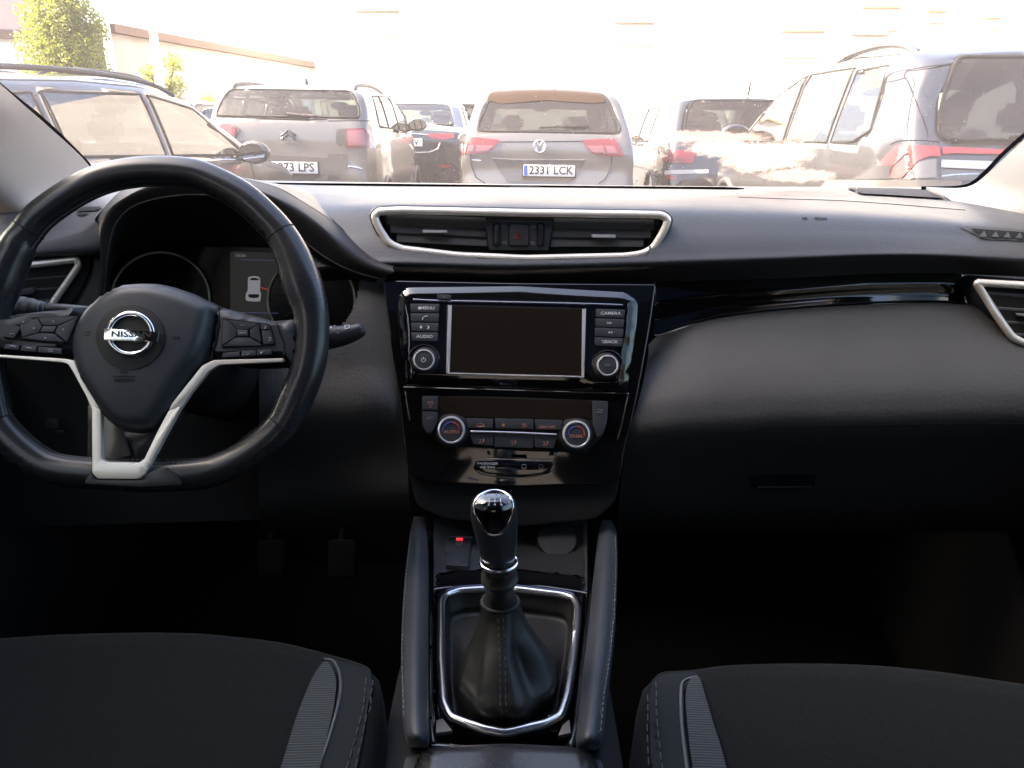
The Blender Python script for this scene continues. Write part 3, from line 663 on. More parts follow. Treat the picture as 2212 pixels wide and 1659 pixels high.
SCR = c(7, (575, 262), (1590, 290), (1583, 800), (560, 772))
sf = [(c(7, (552, 254), (584, 256), (566, 776), (538, 780)), chrome_m), (c(7, (1584, 284), (1614, 282), (1600, 810), (1578, 800)), chrome_m), (c(7, (541, 772), (1600, 800), (1600, 812), (541, 782)), chrome_m)]
fr = plate('screen_frame', rnd(c(7, (540, 250), (1617, 278), (1603, 814), (538, 784)), 3), SP, IN, .0070, gap_m, inf, 0)
for q, m in sf: plate('screen_trim', q, SP, .0063, .0090, ring_m, fr, .0007)
plate('screen', SCR, SP, .0066, .0076, mat('screen_black', (.014, .010, .007), .25, spec=.25), inf, 0, label='dark switched-off display')
def blk(y0, y1, n, xl, xr, sk, names, side):
    h = (y1-y0)/n
    for k in range(n):
        a = y0+k*h; t0 = k/n; t1 = (k+1)/n
        xa0, xb0 = xl[0]+(xl[1]-xl[0])*t0, xr[0]+(xr[1]-xr[0])*t0; xa1, xb1 = xl[0]+(xl[1]-xl[0])*t1, xr[0]+(xr[1]-xr[0])*t1
        b = plate('menu_button', rnd(c(7, (xa0, a+1), (xb0, a+1+sk), (xb1-4, a+h-7+sk), (xa1+4, a+h-7)), 2), SP, IN, .0100, btn_m, inf, .0008)
        X, Y_ = c(7, ((xa0+xb0)/2, a+h/2-3+sk/2))[0]
        s = names[k]
        if s == 'phone':
            tube('phone_symbol', [SP.at(X+dx, Y_+dy, .0103) for dx, dy in ((-5, 4), (-4, 1), (-1, -2), (2, -3.5), (5, -3))], [.0008, .0005, .0004, .0005, .0008], white_m, b, seg=6)
        elif s == 'day':
            plate('sun_symbol', ell(X-8, Y_, 3, 3, 12)[:-1], SP, .0100, .0104, white_m, b, 0); plate('moon_symbol', [(X+6, Y_-4), (X+9.5, Y_-2), (X+10, Y_+1.5), (X+8, Y_+4), (X+4, Y_+4), (X+7, Y_+1.5)], SP, .0100, .0104, white_m, b, 0)
        elif s in ('next', 'prev'):
            q = 1 if s == 'next' else -1
            for d in (-3.5, 1.5): plate('track_symbol', [(X+q*d-q*2.5, Y_-2.5), (X+q*d+q*2.5, Y_), (X+q*d-q*2.5, Y_+2.5)][::q], SP, .0100, .0104, white_m, b, 0)
        elif s == 'MENU':
            text('MENU', X+6, Y_, 6.2, SP, .0101, white_m, b, 1.25, bold=.15); plate('home_symbol', [(X-14, Y_+3), (X-14, Y_), (X-16, Y_), (X-11.5, Y_-4), (X-7, Y_), (X-9, Y_), (X-9, Y_+3)], SP, .0100, .0104, white_m, b, 0)
        elif s == 'BACK':
            text('BACK', X+5, Y_, 6.2, SP, .0101, white_m, b, 1.2, bold=.15); tube('back_symbol', [SP.at(X+dx, Y_+dy, .0103) for dx, dy in ((-16, -2.5), (-11, -2.5), (-9.5, 0), (-11, 2.5), (-14, 2.5))], .0004, white_m, b, seg=5)
        else: text(s, X, Y_, 6.2, SP, .0101, white_m, b, 1.25, bold=.15)
blk(242, 534, 4, (262, 272), (488, 474), 3, ('MENU', 'phone', 'day', 'AUDIO'), 0)
blk(280, 572, 4, (1690, 1680), (1915, 1892), 9, ('CAMERA', 'next', 'prev', 'BACK'), 1)
def knob(cx, cy, r_, parent, sym, h0, k=7, hh=.014, face='btn'):
    X, Y_ = c(7, (cx, cy))[0]; rp_ = r_*CR[7][2]; m = SP.mpp(X, Y_)*rp_; o = SP.at(X, Y_, h0+hh); o = o-SP.n*hh
    kn = lathe('dial_knob', o, SP.n, [(m*1.25, 0), (m*1.25, .0015), (m*1.05, .003), (m*1.0, .005), (m*.97, hh*.9), (m*.95, hh)], black_m, parent, 40, u=SP.u)
    lathe('knob_ring', o, SP.n, [(m*1.0, hh*.85), (m*.985, hh*1.0), (m*.94, hh*1.08), (m*.86, hh*1.1), (m*.82, hh*1.05), (m*.82, hh*.85)], ring_m, kn, 48, u=SP.u)
    lathe('knob_face', o, SP.n, [(m*.82, hh*.9), (m*.82, hh*1.02), (m*.4, hh*1.06), (0.0001, hh*1.07)], btn_m, kn, 32, u=SP.u)
    return kn, X, Y_, h0+hh*1.1+.0003
kn, X, Y_, h = knob(368, 675, 82, inf, '', IN)
tube('power_symbol', [SP.at(X-1+4.5*math.cos(R(a)), Y_-4.5*math.sin(R(a)), h) for a in range(125, 416, 20)], .0004, white_m, kn, seg=5)
tube('power_symbol', [SP.at(X-1, Y_-5.5, h), SP.at(X-1, Y_-1, h)], .0004, white_m, kn, seg=5)
kn, X, Y_, h = knob(1780, 718, 82, inf, '', IN)
text('OK', X, Y_, 5, SP, h, dim_m, kn, 1.2)
for cx, cy in ((368, 675), (1780, 718)):
    tube('knob_groove', [SP.at(x, y, IN+.0005) for x, y in [c(7, q)[0] for q in ell(cx, cy, 120, 118, 40, 180, 360)]], .0005, mat('groove_shine', (.12, .10, .09), .3), inf, seg=5)
# divider
tube('fascia_gap', [SP.at(x, y, .004) for x, y in smooth(c(7, (215, 884), (1100, 910), (1935, 934)), 30)], .0007, mat('edge_line', (.30, .26, .22), .25, metal=1), fa, seg=6)
tube('fascia_gap', [SP.at(x, y, .003) for x, y in smooth(c(7, (1940, 930), (1905, 1090), (1858, 1285)), 20)], .0007, mat('edge_line', (.3, .26, .22), .25, metal=1), fa, seg=6)
tube('fascia_gap', [SP.at(x, y, .003) for x, y in smooth(c(7, (222, 920), (240, 1040), (258, 1140)), 20)], .0007, mat('edge_line', (.3, .26, .22), .25, metal=1), fa, seg=6)
CI = .006
dome('panel_face', rnd(c(7, (352, 950), (1100, 962), (1786, 992), (1770, 1180), (1730, 1275), (1600, 1400), (1430, 1385), (1100, 1375), (720, 1345), (560, 1350), (400, 1260), (352, 1180)), 8), SP, .001, .005, .006, gap_m, cli, step=.01)
for q in ([(356, 952), (474, 954), (474, 1060), (356, 1058)], [(356, 1072), (474, 1074), (472, 1150), (430, 1240), (385, 1225), (362, 1180)], [(1662, 992), (1782, 994), (1776, 1140), (1745, 1240), (1705, 1270), (1668, 1180)]):
    plate('side_button', rnd(c(7, *q), 3), SP, .004, .009, btn_m, cli, .0008)
plate('climate_display', rnd(c(7, (482, 958), (1652, 990), (1648, 1120), (1420, 1128), (690, 1112), (482, 1090)), 3), SP, .004, .0062, mat('screen_black', (.01, .008, .007), .13), cli, 0)
top_b = [(692, 1122, 900, 1196), (910, 1124, 1210, 1200), (1218, 1132, 1430, 1208)]; lab = ['', '', 'ON-OFF']
for (x0, y0, x1, y1), s in zip(top_b, lab):
    b = plate('climate_button', rnd(c(7, (x0, y0), (x1, y0+6), (x1, y1+6), (x0+12, y1+2)), 3), SP, .004, .009, btn_m, cli, .0008)
    if s: text('ON\u00b7OFF', *c(7, (1315, 1192))[0], 5.4, SP, .0092, orange_m, b, 1.2, bold=.1)
for i, (x0, y0, x1, y1) in enumerate([(722, 1248, 900, 1330), (910, 1256, 1208, 1350), (1216, 1262, 1392, 1352)]):
    plate('climate_button', rnd(c(7, (x0, y0), (x1, y0+4), (x1-(30 if i == 2 else 0), y1+4), (x0+(26 if i == 0 else 0), y1-6)), 3), SP, .004, .009, btn_m, cli, .0008)
tube('chrome_bar', [SP.at(x, y, .011) for x, y in smooth(c(7, (732, 1226), (1080, 1236), (1386, 1250)), 20)], .0016, chrome_m, cli, seg=8)
def sym(P, m=orange_m, r_=.0004, close=False): tube('button_symbol', [SP.at(x, y, .0094) for x, y in c(7, *P)], r_, m, cli, seg=5, closed=close, cap=not close)
sym([(768, 1182), (782, 1168), (810, 1164), (830, 1176), (836, 1186), (790, 1190)], close=True); sym([(790, 1182), (815, 1186), (806, 1176)])
for cx, cy, q in ((978, 1176, 14), (1138, 1180, 22)):
    for a in range(0, 360, 90): sym([(cx, cy), (cx+q*math.cos(R(a+20)), cy+q*math.sin(R(a+20))), (cx+q*.8*math.cos(R(a+60)), cy+q*.8*math.sin(R(a+60)))], close=True)
for cx, cy in ((808, 1300), (1055, 1312), (1300, 1318)):
    sym([(cx-18, cy-12), (cx-2, cy-14), (cx-8, cy+2), (cx-16, cy+16)]); sym([(cx+16, cy-20), (cx+14, cy+2), (cx+2, cy+12), (cx-6, cy+12)]); sym([(cx+20, cy-16), (cx+20, cy+4)])
sym([(400, 1000), (434, 998), (438, 1016), (404, 1018)], close=True); sym([(410, 1028), (412, 1040)]); sym([(424, 1028), (422, 1040)])
sym([(1692, 1058), (1738, 1058), (1740, 1082), (1692, 1082)], dim_m, close=True); sym([(1704, 1072), (1728, 1074)], dim_m)
text('A/C', *c(7, (415, 1122))[0], 5.6, SP, .0092, dim_m, cli, 1.2)
for (cx, cy), s in (((578, 1215), 'AUTO'), ((1540, 1248), 'DUAL')):
    kn, X, Y_, h = knob(cx, cy, 106, cli, '', .004, hh=.016)
    text(s, X, Y_+4, 6.5, SP, h, orange_m, kn, 1.2, bold=.1)
    rr_ = 17
    tube('cold_arc', [SP.at(X+rr_*math.cos(R(a)), Y_-rr_*math.sin(R(a)), h-.0004) for a in range(95, 190, 10)], .0007, blue_m, kn, seg=6)
    tube('hot_arc', [SP.at(X+rr_*math.cos(R(a)), Y_-rr_*math.sin(R(a)), h-.0004) for a in range(-15, 86, 10)], .0007, red_m, kn, seg=6)
# lower lip with the airbag lamp strip
lipP = rnd(c(7, (840, 1365), (1120, 1392), (1412, 1368), (1402, 1432), (1120, 1440), (850, 1430)), 4)
dome('gloss_ledge', lipP, Pl(SP.at(*c(7, (1120, 1400))[0]), (0, -.82, .57)), -.004, .004, .004, piano_m, fa, step=.006)
tube('ledge_edge', [SP.at(x, y, .006) for x, y in smooth(c(7, (850, 1434), (1120, 1444), (1360, 1446)), 24)], .0007, mat('edge_line', (.3, .26, .22), .25, metal=1), fa, seg=6)
ab = plate('airbag_lamp_strip', rnd(c(7, (760, 1455), (1372, 1462), (1330, 1545), (1120, 1575), (850, 1550), (745, 1510)), 8), SP, .002, .005, piano_m, fa, .001)
text('PASSENGER', *c(7, (857, 1472))[0], 5, SP, .0056, white_m, ab, 1.2); text('AIR BAG', *c(7, (857, 1499))[0], 5, SP, .0056, white_m, ab, 1.2)
tube('airbag_symbol', [SP.at(x, y, .0056) for x, y in [c(7, q)[0] for q in ell(1138, 1494, 18, 16, 16)[:-1]]], .0003, dim_m, ab, closed=True, seg=4)
tube('airbag_symbol', [SP.at(x, y, .0056) for x, y in c(7, (1252, 1482), (1280, 1482), (1282, 1508), (1252, 1508))], .0003, dim_m, ab, closed=True, seg=4)
tube('strip_edge', [SP.at(x, y, .004) for x, y in smooth(c(7, (745, 1505), (790, 1545), (900, 1572), (1120, 1580), (1290, 1560), (1365, 1525)), 30)], .0005, mat('groove_shine', (.12, .1, .09), .3), fa, seg=5)
tube('strip_edge', [SP.at(x, y, .002) for x, y in c(7, (708, 1582), (745, 1592), (785, 1602))], .0009, chrome_m, fa, seg=5)

# ================================================================== CENTRE CONSOLE
ZC = E-.50
CP = Pl((0, .7, ZC), (0, 0, 1), up=(0, 1, 0))
con = thing('centre_console', 'dark centre console with two padded sides between the seats', 'centre console', (0, .65, ZC))
box('console_body', -.115, .105, .28, 1.0, ZC-.22, ZC-.035, black_m, con)
plate('console_tray', c(8, (278, 240), (1140, 240), (1140, 690), (278, 640)), CP, -.012, -.004, soft_m, con, .001)
tr = plate('phone_tray', rnd(c(8, (735, 285), (1118, 290), (1118, 636), (700, 622)), 6), CP, -.003, -.001, gap_m, con, 0)
sk_ = pZ(*c(8, (968, 400))[0], -.50); lathe('socket_cap', sk_, (0, -.5, .86), [(.026, 0), (.026, .008), (.024, .011), (.0001, .0125)], mat('cap_black', (.003, .003, .003), .7), con, 32)
plate('recess_back', c(8, (262, -60), (1160, -60), (1160, 330), (262, 330)), Pl((0, .935, ZC), (0, -1, .1)), -.01, 0, gap_m, con, 0)
bk = plate('brake_switch_panel', rnd(c(8, (345, 362), (492, 366), (478, 470), (345, 452)), 4), CP, -.004, .000, soft_m, con, .001)
tube('switch_edge', [CP.at(x, y, .001) for x, y in c(8, (360, 365), (420, 362), (495, 367))], .0007, chrome_m, bk, seg=5)
plate('brake_lamp', rnd(c(8, (406, 369), (444, 370), (440, 380), (404, 379)), 1), CP, .0005, .0015, mat('red_lamp', (.5, 0, 0), .5, emit=(1, .03, .05, .22)), bk, 0)
tube('brake_symbol', [CP.at(x, y, .0012) for x, y in [c(8, q)[0] for q in ell(420, 399, 16, 10, 18)[:-1]]], .0003, dim_m, bk, closed=True, seg=4)
text('P', *c(8, (420, 399))[0], 4, CP, .001, dim_m, bk, 1.2)
hb = plate('hold_button', rnd(c(8, (346, 455), (478, 462), (472, 528), (346, 520)), 4), CP, -.004, .003, soft_m, con, .001)
text('AUTO', *c(8, (406, 496))[0], 3, CP, .0033, dim_m, hb, 1.4); text('HOLD', *c(8, (406, 509))[0], 3, CP, .0033, dim_m, hb, 1.4)
# padded sides
def bolster(L, Rr, lb):
    rows = []
    for y, xa, xb, z in L:
        w_ = xb-xa; z0 = z
        rows.append([pZ(*c(8, (xa-6, y))[0], z0-.06), pZ(*c(8, (xa, y))[0], z0-.012), pZ(*c(8, (xa+w_*.2, y))[0], z0-.001), pZ(*c(8, (xa+w_*.5, y))[0], z0+.003), pZ(*c(8, (xa+w_*.8, y))[0], z0-.001), pZ(*c(8, (xb, y))[0], z0-.012), pZ(*c(8, (xb+4, y))[0], z0-.06)])
    o = loft('padded_side', rows, 30, 50, mat('pad_leather', (.028, .033, .042), .46, bump=('noise', 300, .12), sheen=.05), con, lb); b = bvh_of(o)
    dashes('stitching', [c(8, q)[0] for q in Rr], b, mat('pad_thread', (.16, .17, .19), .8), o, .00055, .0035, .0025)
    dashes('stitching', [c(8, (q[0]+(10 if lb[0] == 'p' else -10), q[1]))[0] for q in Rr], b, stitch_m, o, .0003, .0035, .0025)
    return o
bolster([(250, 172, 232, -.50), (310, 158, 238, -.482), (400, 146, 244, -.472), (600, 122, 248, -.47), (900, 104, 246, -.47), (1200, 104, 246, -.47), (1400, 112, 250, -.47), (1500, 128, 252, -.475), (1545, 150, 250, -.50)],
        [(152, 330), (140, 450), (126, 600), (110, 800), (104, 1000), (108, 1200), (116, 1400)], 'padded side next to the driver')
bolster([(270, 1228, 1275, -.50), (330, 1208, 1300, -.482), (420, 1198, 1306, -.472), (600, 1178, 1304, -.47), (900, 1146, 1290, -.47), (1200, 1110, 1258, -.47), (1400, 1090, 1236, -.47), (1510, 1080, 1222, -.475), (1560, 1086, 1200, -.50)],
        [(1294, 360), (1300, 450), (1296, 600), (1288, 800), (1262, 1050), (1232, 1250), (1210, 1480)], 'Padded side next to the passenger')
# gloss surround with chromed ring
sp_ = dome('shift_surround', rnd(c(8, (268, 668), (420, 650), (620, 640), (900, 652), (1150, 690), (1135, 900), (1105, 1150), (1085, 1400), (1040, 1560), (690, 1580), (280, 1545), (262, 1400), (262, 1000)), 8), CP, -.03, .000, .008, piano_m, con, step=.0065)
RG = smooth(rnd(c(8, (322, 800), (322, 730), (345, 690), (420, 664), (560, 655), (750, 657), (1000, 688), (1062, 706), (1086, 760), (1076, 900), (1050, 1100), (1026, 1250), (985, 1370), (905, 1412), (780, 1440), (680, 1462), (560, 1440), (470, 1412), (375, 1375), (335, 1290), (320, 1050)), 10, 4), 140, True)
SO = rnd(c(8, (268, 668), (420, 650), (620, 640), (900, 652), (1150, 690), (1135, 900), (1105, 1150), (1085, 1400), (1040, 1560), (690, 1580), (280, 1545), (262, 1400), (262, 1000)), 8)
tube('surround_edge', [CP.at(x, y, -.0035) for x, y in smooth(SO, 160, True)], .0042, piano_m, con, closed=True, seg=10)
cut_ = scl(RG, .965); bm = bmesh.new(); bm.from_mesh(sp_.data)
bmesh.ops.delete(bm, geom=[f for f in bm.faces if inside(cut_, *to_px(f.calc_center_median()))], context='FACES'); bm.to_mesh(sp_.data); bm.free()
tube('chrome_ring', [CP.at(x, y, .004) for x, y in RG], .0042, chrome_m, con, closed=True, seg=14)
tube('ring_rim', [CP.at(x, y, .000) for x, y in scl(RG, 1.035)], .0035, mat('dark_chrome', (.05, .06, .10), .15, metal=1), con, closed=True, seg=10)
for q in ([(292, 1390), (330, 1380), (385, 1450), (290, 1462)], [(1040, 1385), (1048, 1462), (975, 1478), (1000, 1420)]): plate('corner_glint', c(8, *q), CP, .0, .0035, mat('glint_tan', (.12, .105, .085), .4), con, .0008)  # small plates coloured as the tan reflections on the gloss surround
plate('front_ledge', rnd(c(8, (120, 1590), (300, 1560), (690, 1590), (1100, 1575), (1220, 1610), (1300, 1900), (60, 1900)), 8), CP, -.04, -.02, mat('ledge_plastic', (.030, .038, .048), .5, var=.04), con, .004)
dome('armrest', rnd(c(8, (150, 1740), (180, 1655), (330, 1622), (690, 1608), (1050, 1625), (1180, 1660), (1220, 1740), (1250, 2100), (100, 2100)), 12), Pl((0, .45, ZC+.005), (0, 0, 1), up=(0, 1, 0)), -.02, .01, .02, leaths_m, con)

# ================================================================== GEAR LEVER
gl = thing('gear_lever', 'manual gear lever with glossy numbered knob and leather boot', 'gear lever', tuple(pZ(*c(8, (680, 1060))[0], -.50)))
def ringpts(cx, cy, rx, ry, z, n=40, f=None):
    out = []
    o = pZ(*c(8, (cx, cy))[0], z)
    for k in range(n):
        a = 2*math.pi*k/n; q = 1 if f is None else f(a); out.append(o+V((rx*q*math.cos(a), ry*q*math.sin(a), 0)))
    return out
inner = [CP.at(x, y, .0005) for x, y in smooth(scl(RG, .955), 60, True)]
ctr = sum(inner, V())/60
inner = sorted(inner, key=lambda p: math.atan2(p.y-ctr.y, p.x-ctr.x))
def rg2(cx, cy, z, rx, ry, amp, ph, sq=0):
    o = pZ(*c(8, (cx, cy))[0], z); out = []
    for p in inner:
        a = math.atan2(p.y-ctr.y, p.x-ctr.x); q = 1+amp*math.sin(3*a+ph)+amp*.6*math.sin(5*a+2*ph+1)+amp*.35*math.sin(9*a+ph)
        s = 1+sq*(abs(math.sin(2*a)))**.8
        out.append(o+V((rx*q*s*math.cos(a), ry*q*s*math.sin(a), amp*.03*math.sin(4*a+ph))))
    return out
rows = [inner, [p.lerp(ctr, .05)-V((0, 0, .014)) for p in inner], [p.lerp(ctr, .12)-V((0, 0, .024)) for p in inner],
        rg2(688, 1170, -.512, .046, .060, .04, .4, .12), rg2(692, 1125, -.484, .0435, .050, .08, .8, .1), rg2(684, 1050, -.470, .039, .041, .13, 1.1, .06), rg2(672, 960, -.455, .0325, .032, .14, 1.3),
        rg2(660, 870, -.440, .025, .024, .07, 1.0), rg2(654, 790, -.427, .020, .0195, .03, .5), rg2(650, 738, -.418, .0175, .0175, 0, 0)]
bm = bmesh.new(); n = 60; nv = 60
cols = [smooth([r_[j] for r_ in rows], nv) for j in range(n)]; vv = [[bm.verts.new(cols[j][i]) for j in range(n)] for i in range(nv)]
for i in range(nv-1):
    for j in range(n): bm.faces.new((vv[i][j], vv[i+1][j], vv[i+1][(j+1) % n], vv[i][(j+1) % n]))
bmesh.ops.recalc_face_normals(bm, faces=bm.faces); face_cam(bm, O+V((0, 0, 3)))
boot = mk('boot', bm, mat('boot_leather', (.010, .010, .0095), .5, bump=('noise', 160, .5), var=.08), gl, 80)
bb = bvh_of(boot)
for dx in (-14, 16):
    dashes('stitching', [c(8, q)[0] for q in ((652+dx, 765), (655+dx, 860), (662+dx, 1000), (665+dx, 1150), (668+dx, 1290), (676+dx, 1400))], bb, mat('boot_thread', (.10, .10, .09), .8), boot, .0004, .003, .003)
ax0 = pZ(*c(8, (650, 738))[0], -.418); ax1 = pZ(*c(8, (645, 500))[0], -.366); axd = (ax1-ax0)
def kp_(cx, cy, z): return pZ(*c(8, (cx, cy))[0], z)
# px-radii to metres at each height
def rad_(cx, cy, z, r_): p = kp_(cx, cy, z); return r_*CR[8][2]*(p-O).dot(-CAM.col[2])/F
lo_ = kp_(652, 735, -.420); hi_ = kp_(645, 520, -.370); AX = (hi_-lo_).normalized(); LN = (hi_-lo_).length; rr0 = rad_(650, 700, -.41, 100)
lathe('rubber_bellows', lo_, AX, [(rr0*.95, -.004), (rr0*1.0, 0), (rr0*.98, LN*.07), (rr0*.80, LN*.16), (rr0*.78, LN*.45), (rr0*.85, LN*.55), (rr0*1.02, LN*.64), (rr0*1.02, LN*.72), (rr0*.8, LN*.80), (rr0*.78, LN*.9), (rr0*.9, LN*1.0)], mat('bellows_rubber', (.022, .021, .018), .42), gl, 40)
for h in (0.03,): tube('boot_collar', [lo_+AX*(LN*h)+V((rr0*math.cos(a/36*2*math.pi)*1.02, rr0*math.sin(a/36*2*math.pi)*1.02, 0)) for a in range(36)], .0022, black_m, gl, closed=True, seg=8)
tube('chrome_collar', [hi_+AX*.004+V((rr0*math.cos(a/36*2*math.pi)*1.0, rr0*math.sin(a/36*2*math.pi)*1.0, 0)) for a in range(36)], .0018, bright_m, gl, closed=True, seg=8)
# knob: egg-shaped head built round the lever axis
st = [(500, 642, 88, -.366), (470, 640, 98, -.360), (420, 636, 108, -.350), (360, 630, 118, -.338), (300, 622, 126, -.326), (250, 617, 131, -.317), (205, 615, 130, -.309), (165, 615, 122, -.3025), (135, 616, 106, -.2985), (115, 618, 78, -.296), (104, 620, 40, -.295), (101, 621, 6, -.2948)]
bm = bmesh.new(); L_ = []; nn = 48
for v, cx, r_, z in st:
    y_ = lin([(-.366, hi_.y), (-.295, hi_.y-.012)], z); o = V((0, y_, E+z)); px_ = c(8, (cx, v))[0]; o.x = pY(px_[0], px_[1], y_).x
    m = r_*CR[8][2]*(o-O).dot(-CAM.col[2])/F
    L_.append([bm.verts.new(o+V((m*math.cos(2*math.pi*k/nn), m*.95*math.sin(2*math.pi*k/nn), 0))) for k in range(nn)])
for A, B in zip(L_, L_[1:]):
    for k in range(nn): bm.faces.new((A[k], A[(k+1) % nn], B[(k+1) % nn], B[k]))
bm.faces.new(L_[0][::-1]); bm.faces.new(L_[-1]); bmesh.ops.recalc_face_normals(bm, faces=bm.faces)
kb = mk('knob', bm, mat('knob_grey', (.030, .033, .040), .28, coat=.5), gl, 60); kbb = bvh_of(kb)
zk = to_px(V(L_[0][0].co) if False else hi_)
KF = c(8, (509, 215), (520, 160), (560, 122), (620, 108), (680, 122), (712, 160), (718, 215), (700, 270), (665, 330), (625, 350), (580, 338), (545, 290))
seam('knob_ring', smooth(KF, 90, True)+[smooth(KF, 90, True)[0]], kbb, .0017, bright_m, kb, off=.0003, step=3, seg=8)
drape('knob_cap', smooth(scl(KF, .95), 60, True), kbb, .0012, piano_m, kb, step=3)
for s_, x in (('2', 588), ('4', 620), ('6', 655)): text_on(s_, *c(8, (x, 187))[0], 6.5, kbb, white_m, kb, 1.2, .0016)
for x in (592, 622, 652): seam('gate_line', c(8, (x, 158), (x, 174)), kbb, .0004, white_m, kb, off=.0016, step=2)
for s_, x in (('R', 572), ('1', 600), ('3', 630), ('5', 660)): text_on(s_, *c(8, (x, 134))[0], 3, kbb, dim_m, kb, 1.2, .0016)
seam('gate_line', c(8, (592, 158), (652, 158)), kbb, .0003, dim_m, kb, off=.0016, step=2)
# ================================================================== STEERING WHEEL
WP = Pl(pY(341, 700, .80), (.05, -math.cos(R(24)), math.sin(R(24))))
whl = thing('steering_wheel', 'black leather flat-bottomed steering wheel with silver lower spokes', 'steering wheel', tuple(WP.o))
OUT = [(333, 338), (417, 343), (475, 362), (544, 399), (600, 448), (642, 497), (675, 553), (698, 612), (710, 677), (710, 748), (700, 806), (682, 856), (655, 910), (615, 962), (562, 1005), (505, 1036), (440, 1056), (330, 1063), (200, 1057), (115, 1047), (60, 1024), (0, 975), (-42, 920), (-62, 850), (-68, 760), (-62, 680), (-42, 600), (0, 522), (27, 487), (62, 445), (125, 399), (187, 366), (250, 347)]
to2 = lambda p: ((p-WP.o).dot(WP.u), (p-WP.o).dot(WP.v))
o2 = smooth([to2(WP.at(x, y)) for x, y in OUT], 200, True); RR = .0172
yo = [p[1] for p in smooth(OUT, 200, True)]
RV_ = [.0166+.0036*math.exp(-((y-598)/55)**2)+(.0016 if 505 < y < 905 else 0) for y in yo]
RV_ = [sum(RV_[(i+k) % 200] for k in (-2, -1, 0, 1, 2))/5 for i in range(200)]
path = []
for i, p in enumerate(o2):
    t = V(o2[(i+1) % 200])-V(o2[i-1]); n_ = V((t.y, -t.x)).normalized()
    if (V(p)+n_*.01).length > V(p).length: n_ = -n_
    path.append(WP.o+WP.u*(p[0]+n_.x*RV_[i])+WP.v*(p[1]+n_.y*RV_[i]))
rim = tube('rim', path, RV_, leaths_m, whl, closed=True, seg=28, flat=.9, up=WP.n)
rbv = bvh_of(rim)
def rim_i(px, py): return min(range(200), key=lambda i: (V(to_px(path[i]))-V((px, py))).length)
def rim_hoop(px, py, mm=leath_m):
    i = rim_i(px, py); t = (path[(i+1) % 200]-path[i-1]).normalized(); s_ = t.cross(WP.n).normalized()
    q_ = RV_[i]; tube('rim_joint', [path[i]+s_*(q_*1.004*math.cos(a))+WP.n*(q_*.905*math.sin(a)) for a in [2*math.pi*k/40 for k in range(40)]], .0007, gap_m, rim, closed=True, seg=6)
    return i
i1 = rim_hoop(612, 500); i2 = rim_hoop(56, 490); i3 = rim_hoop(613, 917); i4 = rim_hoop(-20, 920)
# stitching round the inside of the rim
bm = bmesh.new(); lens = 0
def arcseg(a, b):
    return [k % 200 for k in range(a, b if b > a else b+200)]
for i in [k for k in range(200) if not (rim_i(560, 980) < k < rim_i(420, 1020))]:
    if i % 1 == 0:
        for f_ in (.15, .65):
            j = (i+1) % 200; p = path[i].lerp(path[j], f_); q = path[i].lerp(path[j], f_+.25); ct = (WP.o-p).normalized(); ct = (ct-WP.n*ct.dot(WP.n)).normalized()
            a = R(8); tube_bm([p+ct*(RR*1.0)*math.cos(a)+WP.n*(RR*.25), q+ct*(RR*1.0)*math.cos(a)+WP.n*(RR*.12)], .0005, seg=4, bm=bm)
mk('stitching', bm, mat('rim_thread', (.09, .09, .09), .8), rim)
# hub and airbag cover
HB = rnd(c(4, (640, 606), (730, 608), (810, 625), (910, 660), (1008, 712), (1006, 800), (988, 900), (955, 975), (895, 1060), (840, 1150), (790, 1230), (740, 1285), (660, 1300), (580, 1290), (530, 1262), (470, 1195), (425, 1120), (378, 1040), (352, 950), (352, 870), (372, 790), (415, 725), (480, 665), (560, 620)), 10, 4)
hub = dome('airbag_cover', HB, WP, .000, .021, .014, soft_m, whl, step=.0048, crown=.008)
hbb = bvh_of(hub)
er = [c(4, q)[0] for q in ell(598, 853, 158, 150, 60)]
HP = Pl(near(hbb, *c(4, (603, 838))[0], .0008), WP.n)
ds_ = plate('emblem_recess', er, HP, -.002, .0006, mat('recess_grey', (.020, .019, .018), .5), hub, .0004)
em = c(4, (603, 838))[0]
tube('emblem_ring', [HP.at(em[0]+47*math.cos(a), em[1]+44*math.sin(a), .003) for a in [2*math.pi*k/60 for k in range(60)]], .0028, bright_m, hub, closed=True, seg=12, label='chrome ring of the badge')
pb = plate('emblem_bar', c(4, (478, 812), (732, 828), (722, 876), (478, 868)), HP, .001, .0062, bright_m, hub, .0006)
text('NISSAN', em[0]+.5, em[1]+1.5, 12, HP, .0064, mat('badge_letter', (.02, .02, .022), .4), pb, 1.46, bold=.35, rot=-1)
for s_, (x, y), h_ in (('SRS', (572, 1015), 7), ('AIRBAG', (575, 1052), 8)): text_on(s_, *c(4, (x, y))[0], h_, hbb, mat('moulded_dark', (.012, .012, .013), .7), hub, 1.15)
seam('moulded_line', c(4, (520, 1032), (625, 1034)), hbb, .0006, mat('moulded_dark', (.012, .012, .013), .7), hub, off=.0004)
for a, b in (((392, 828), (416, 828)), ((392, 842), (416, 843)), ((790, 850), (830, 852)), ((800, 858), (822, 859))): seam('horn_symbol', c(4, a, b), hbb, .0006, mat('moulded_dark', (.012, .012, .013), .7), hub, off=.0004)
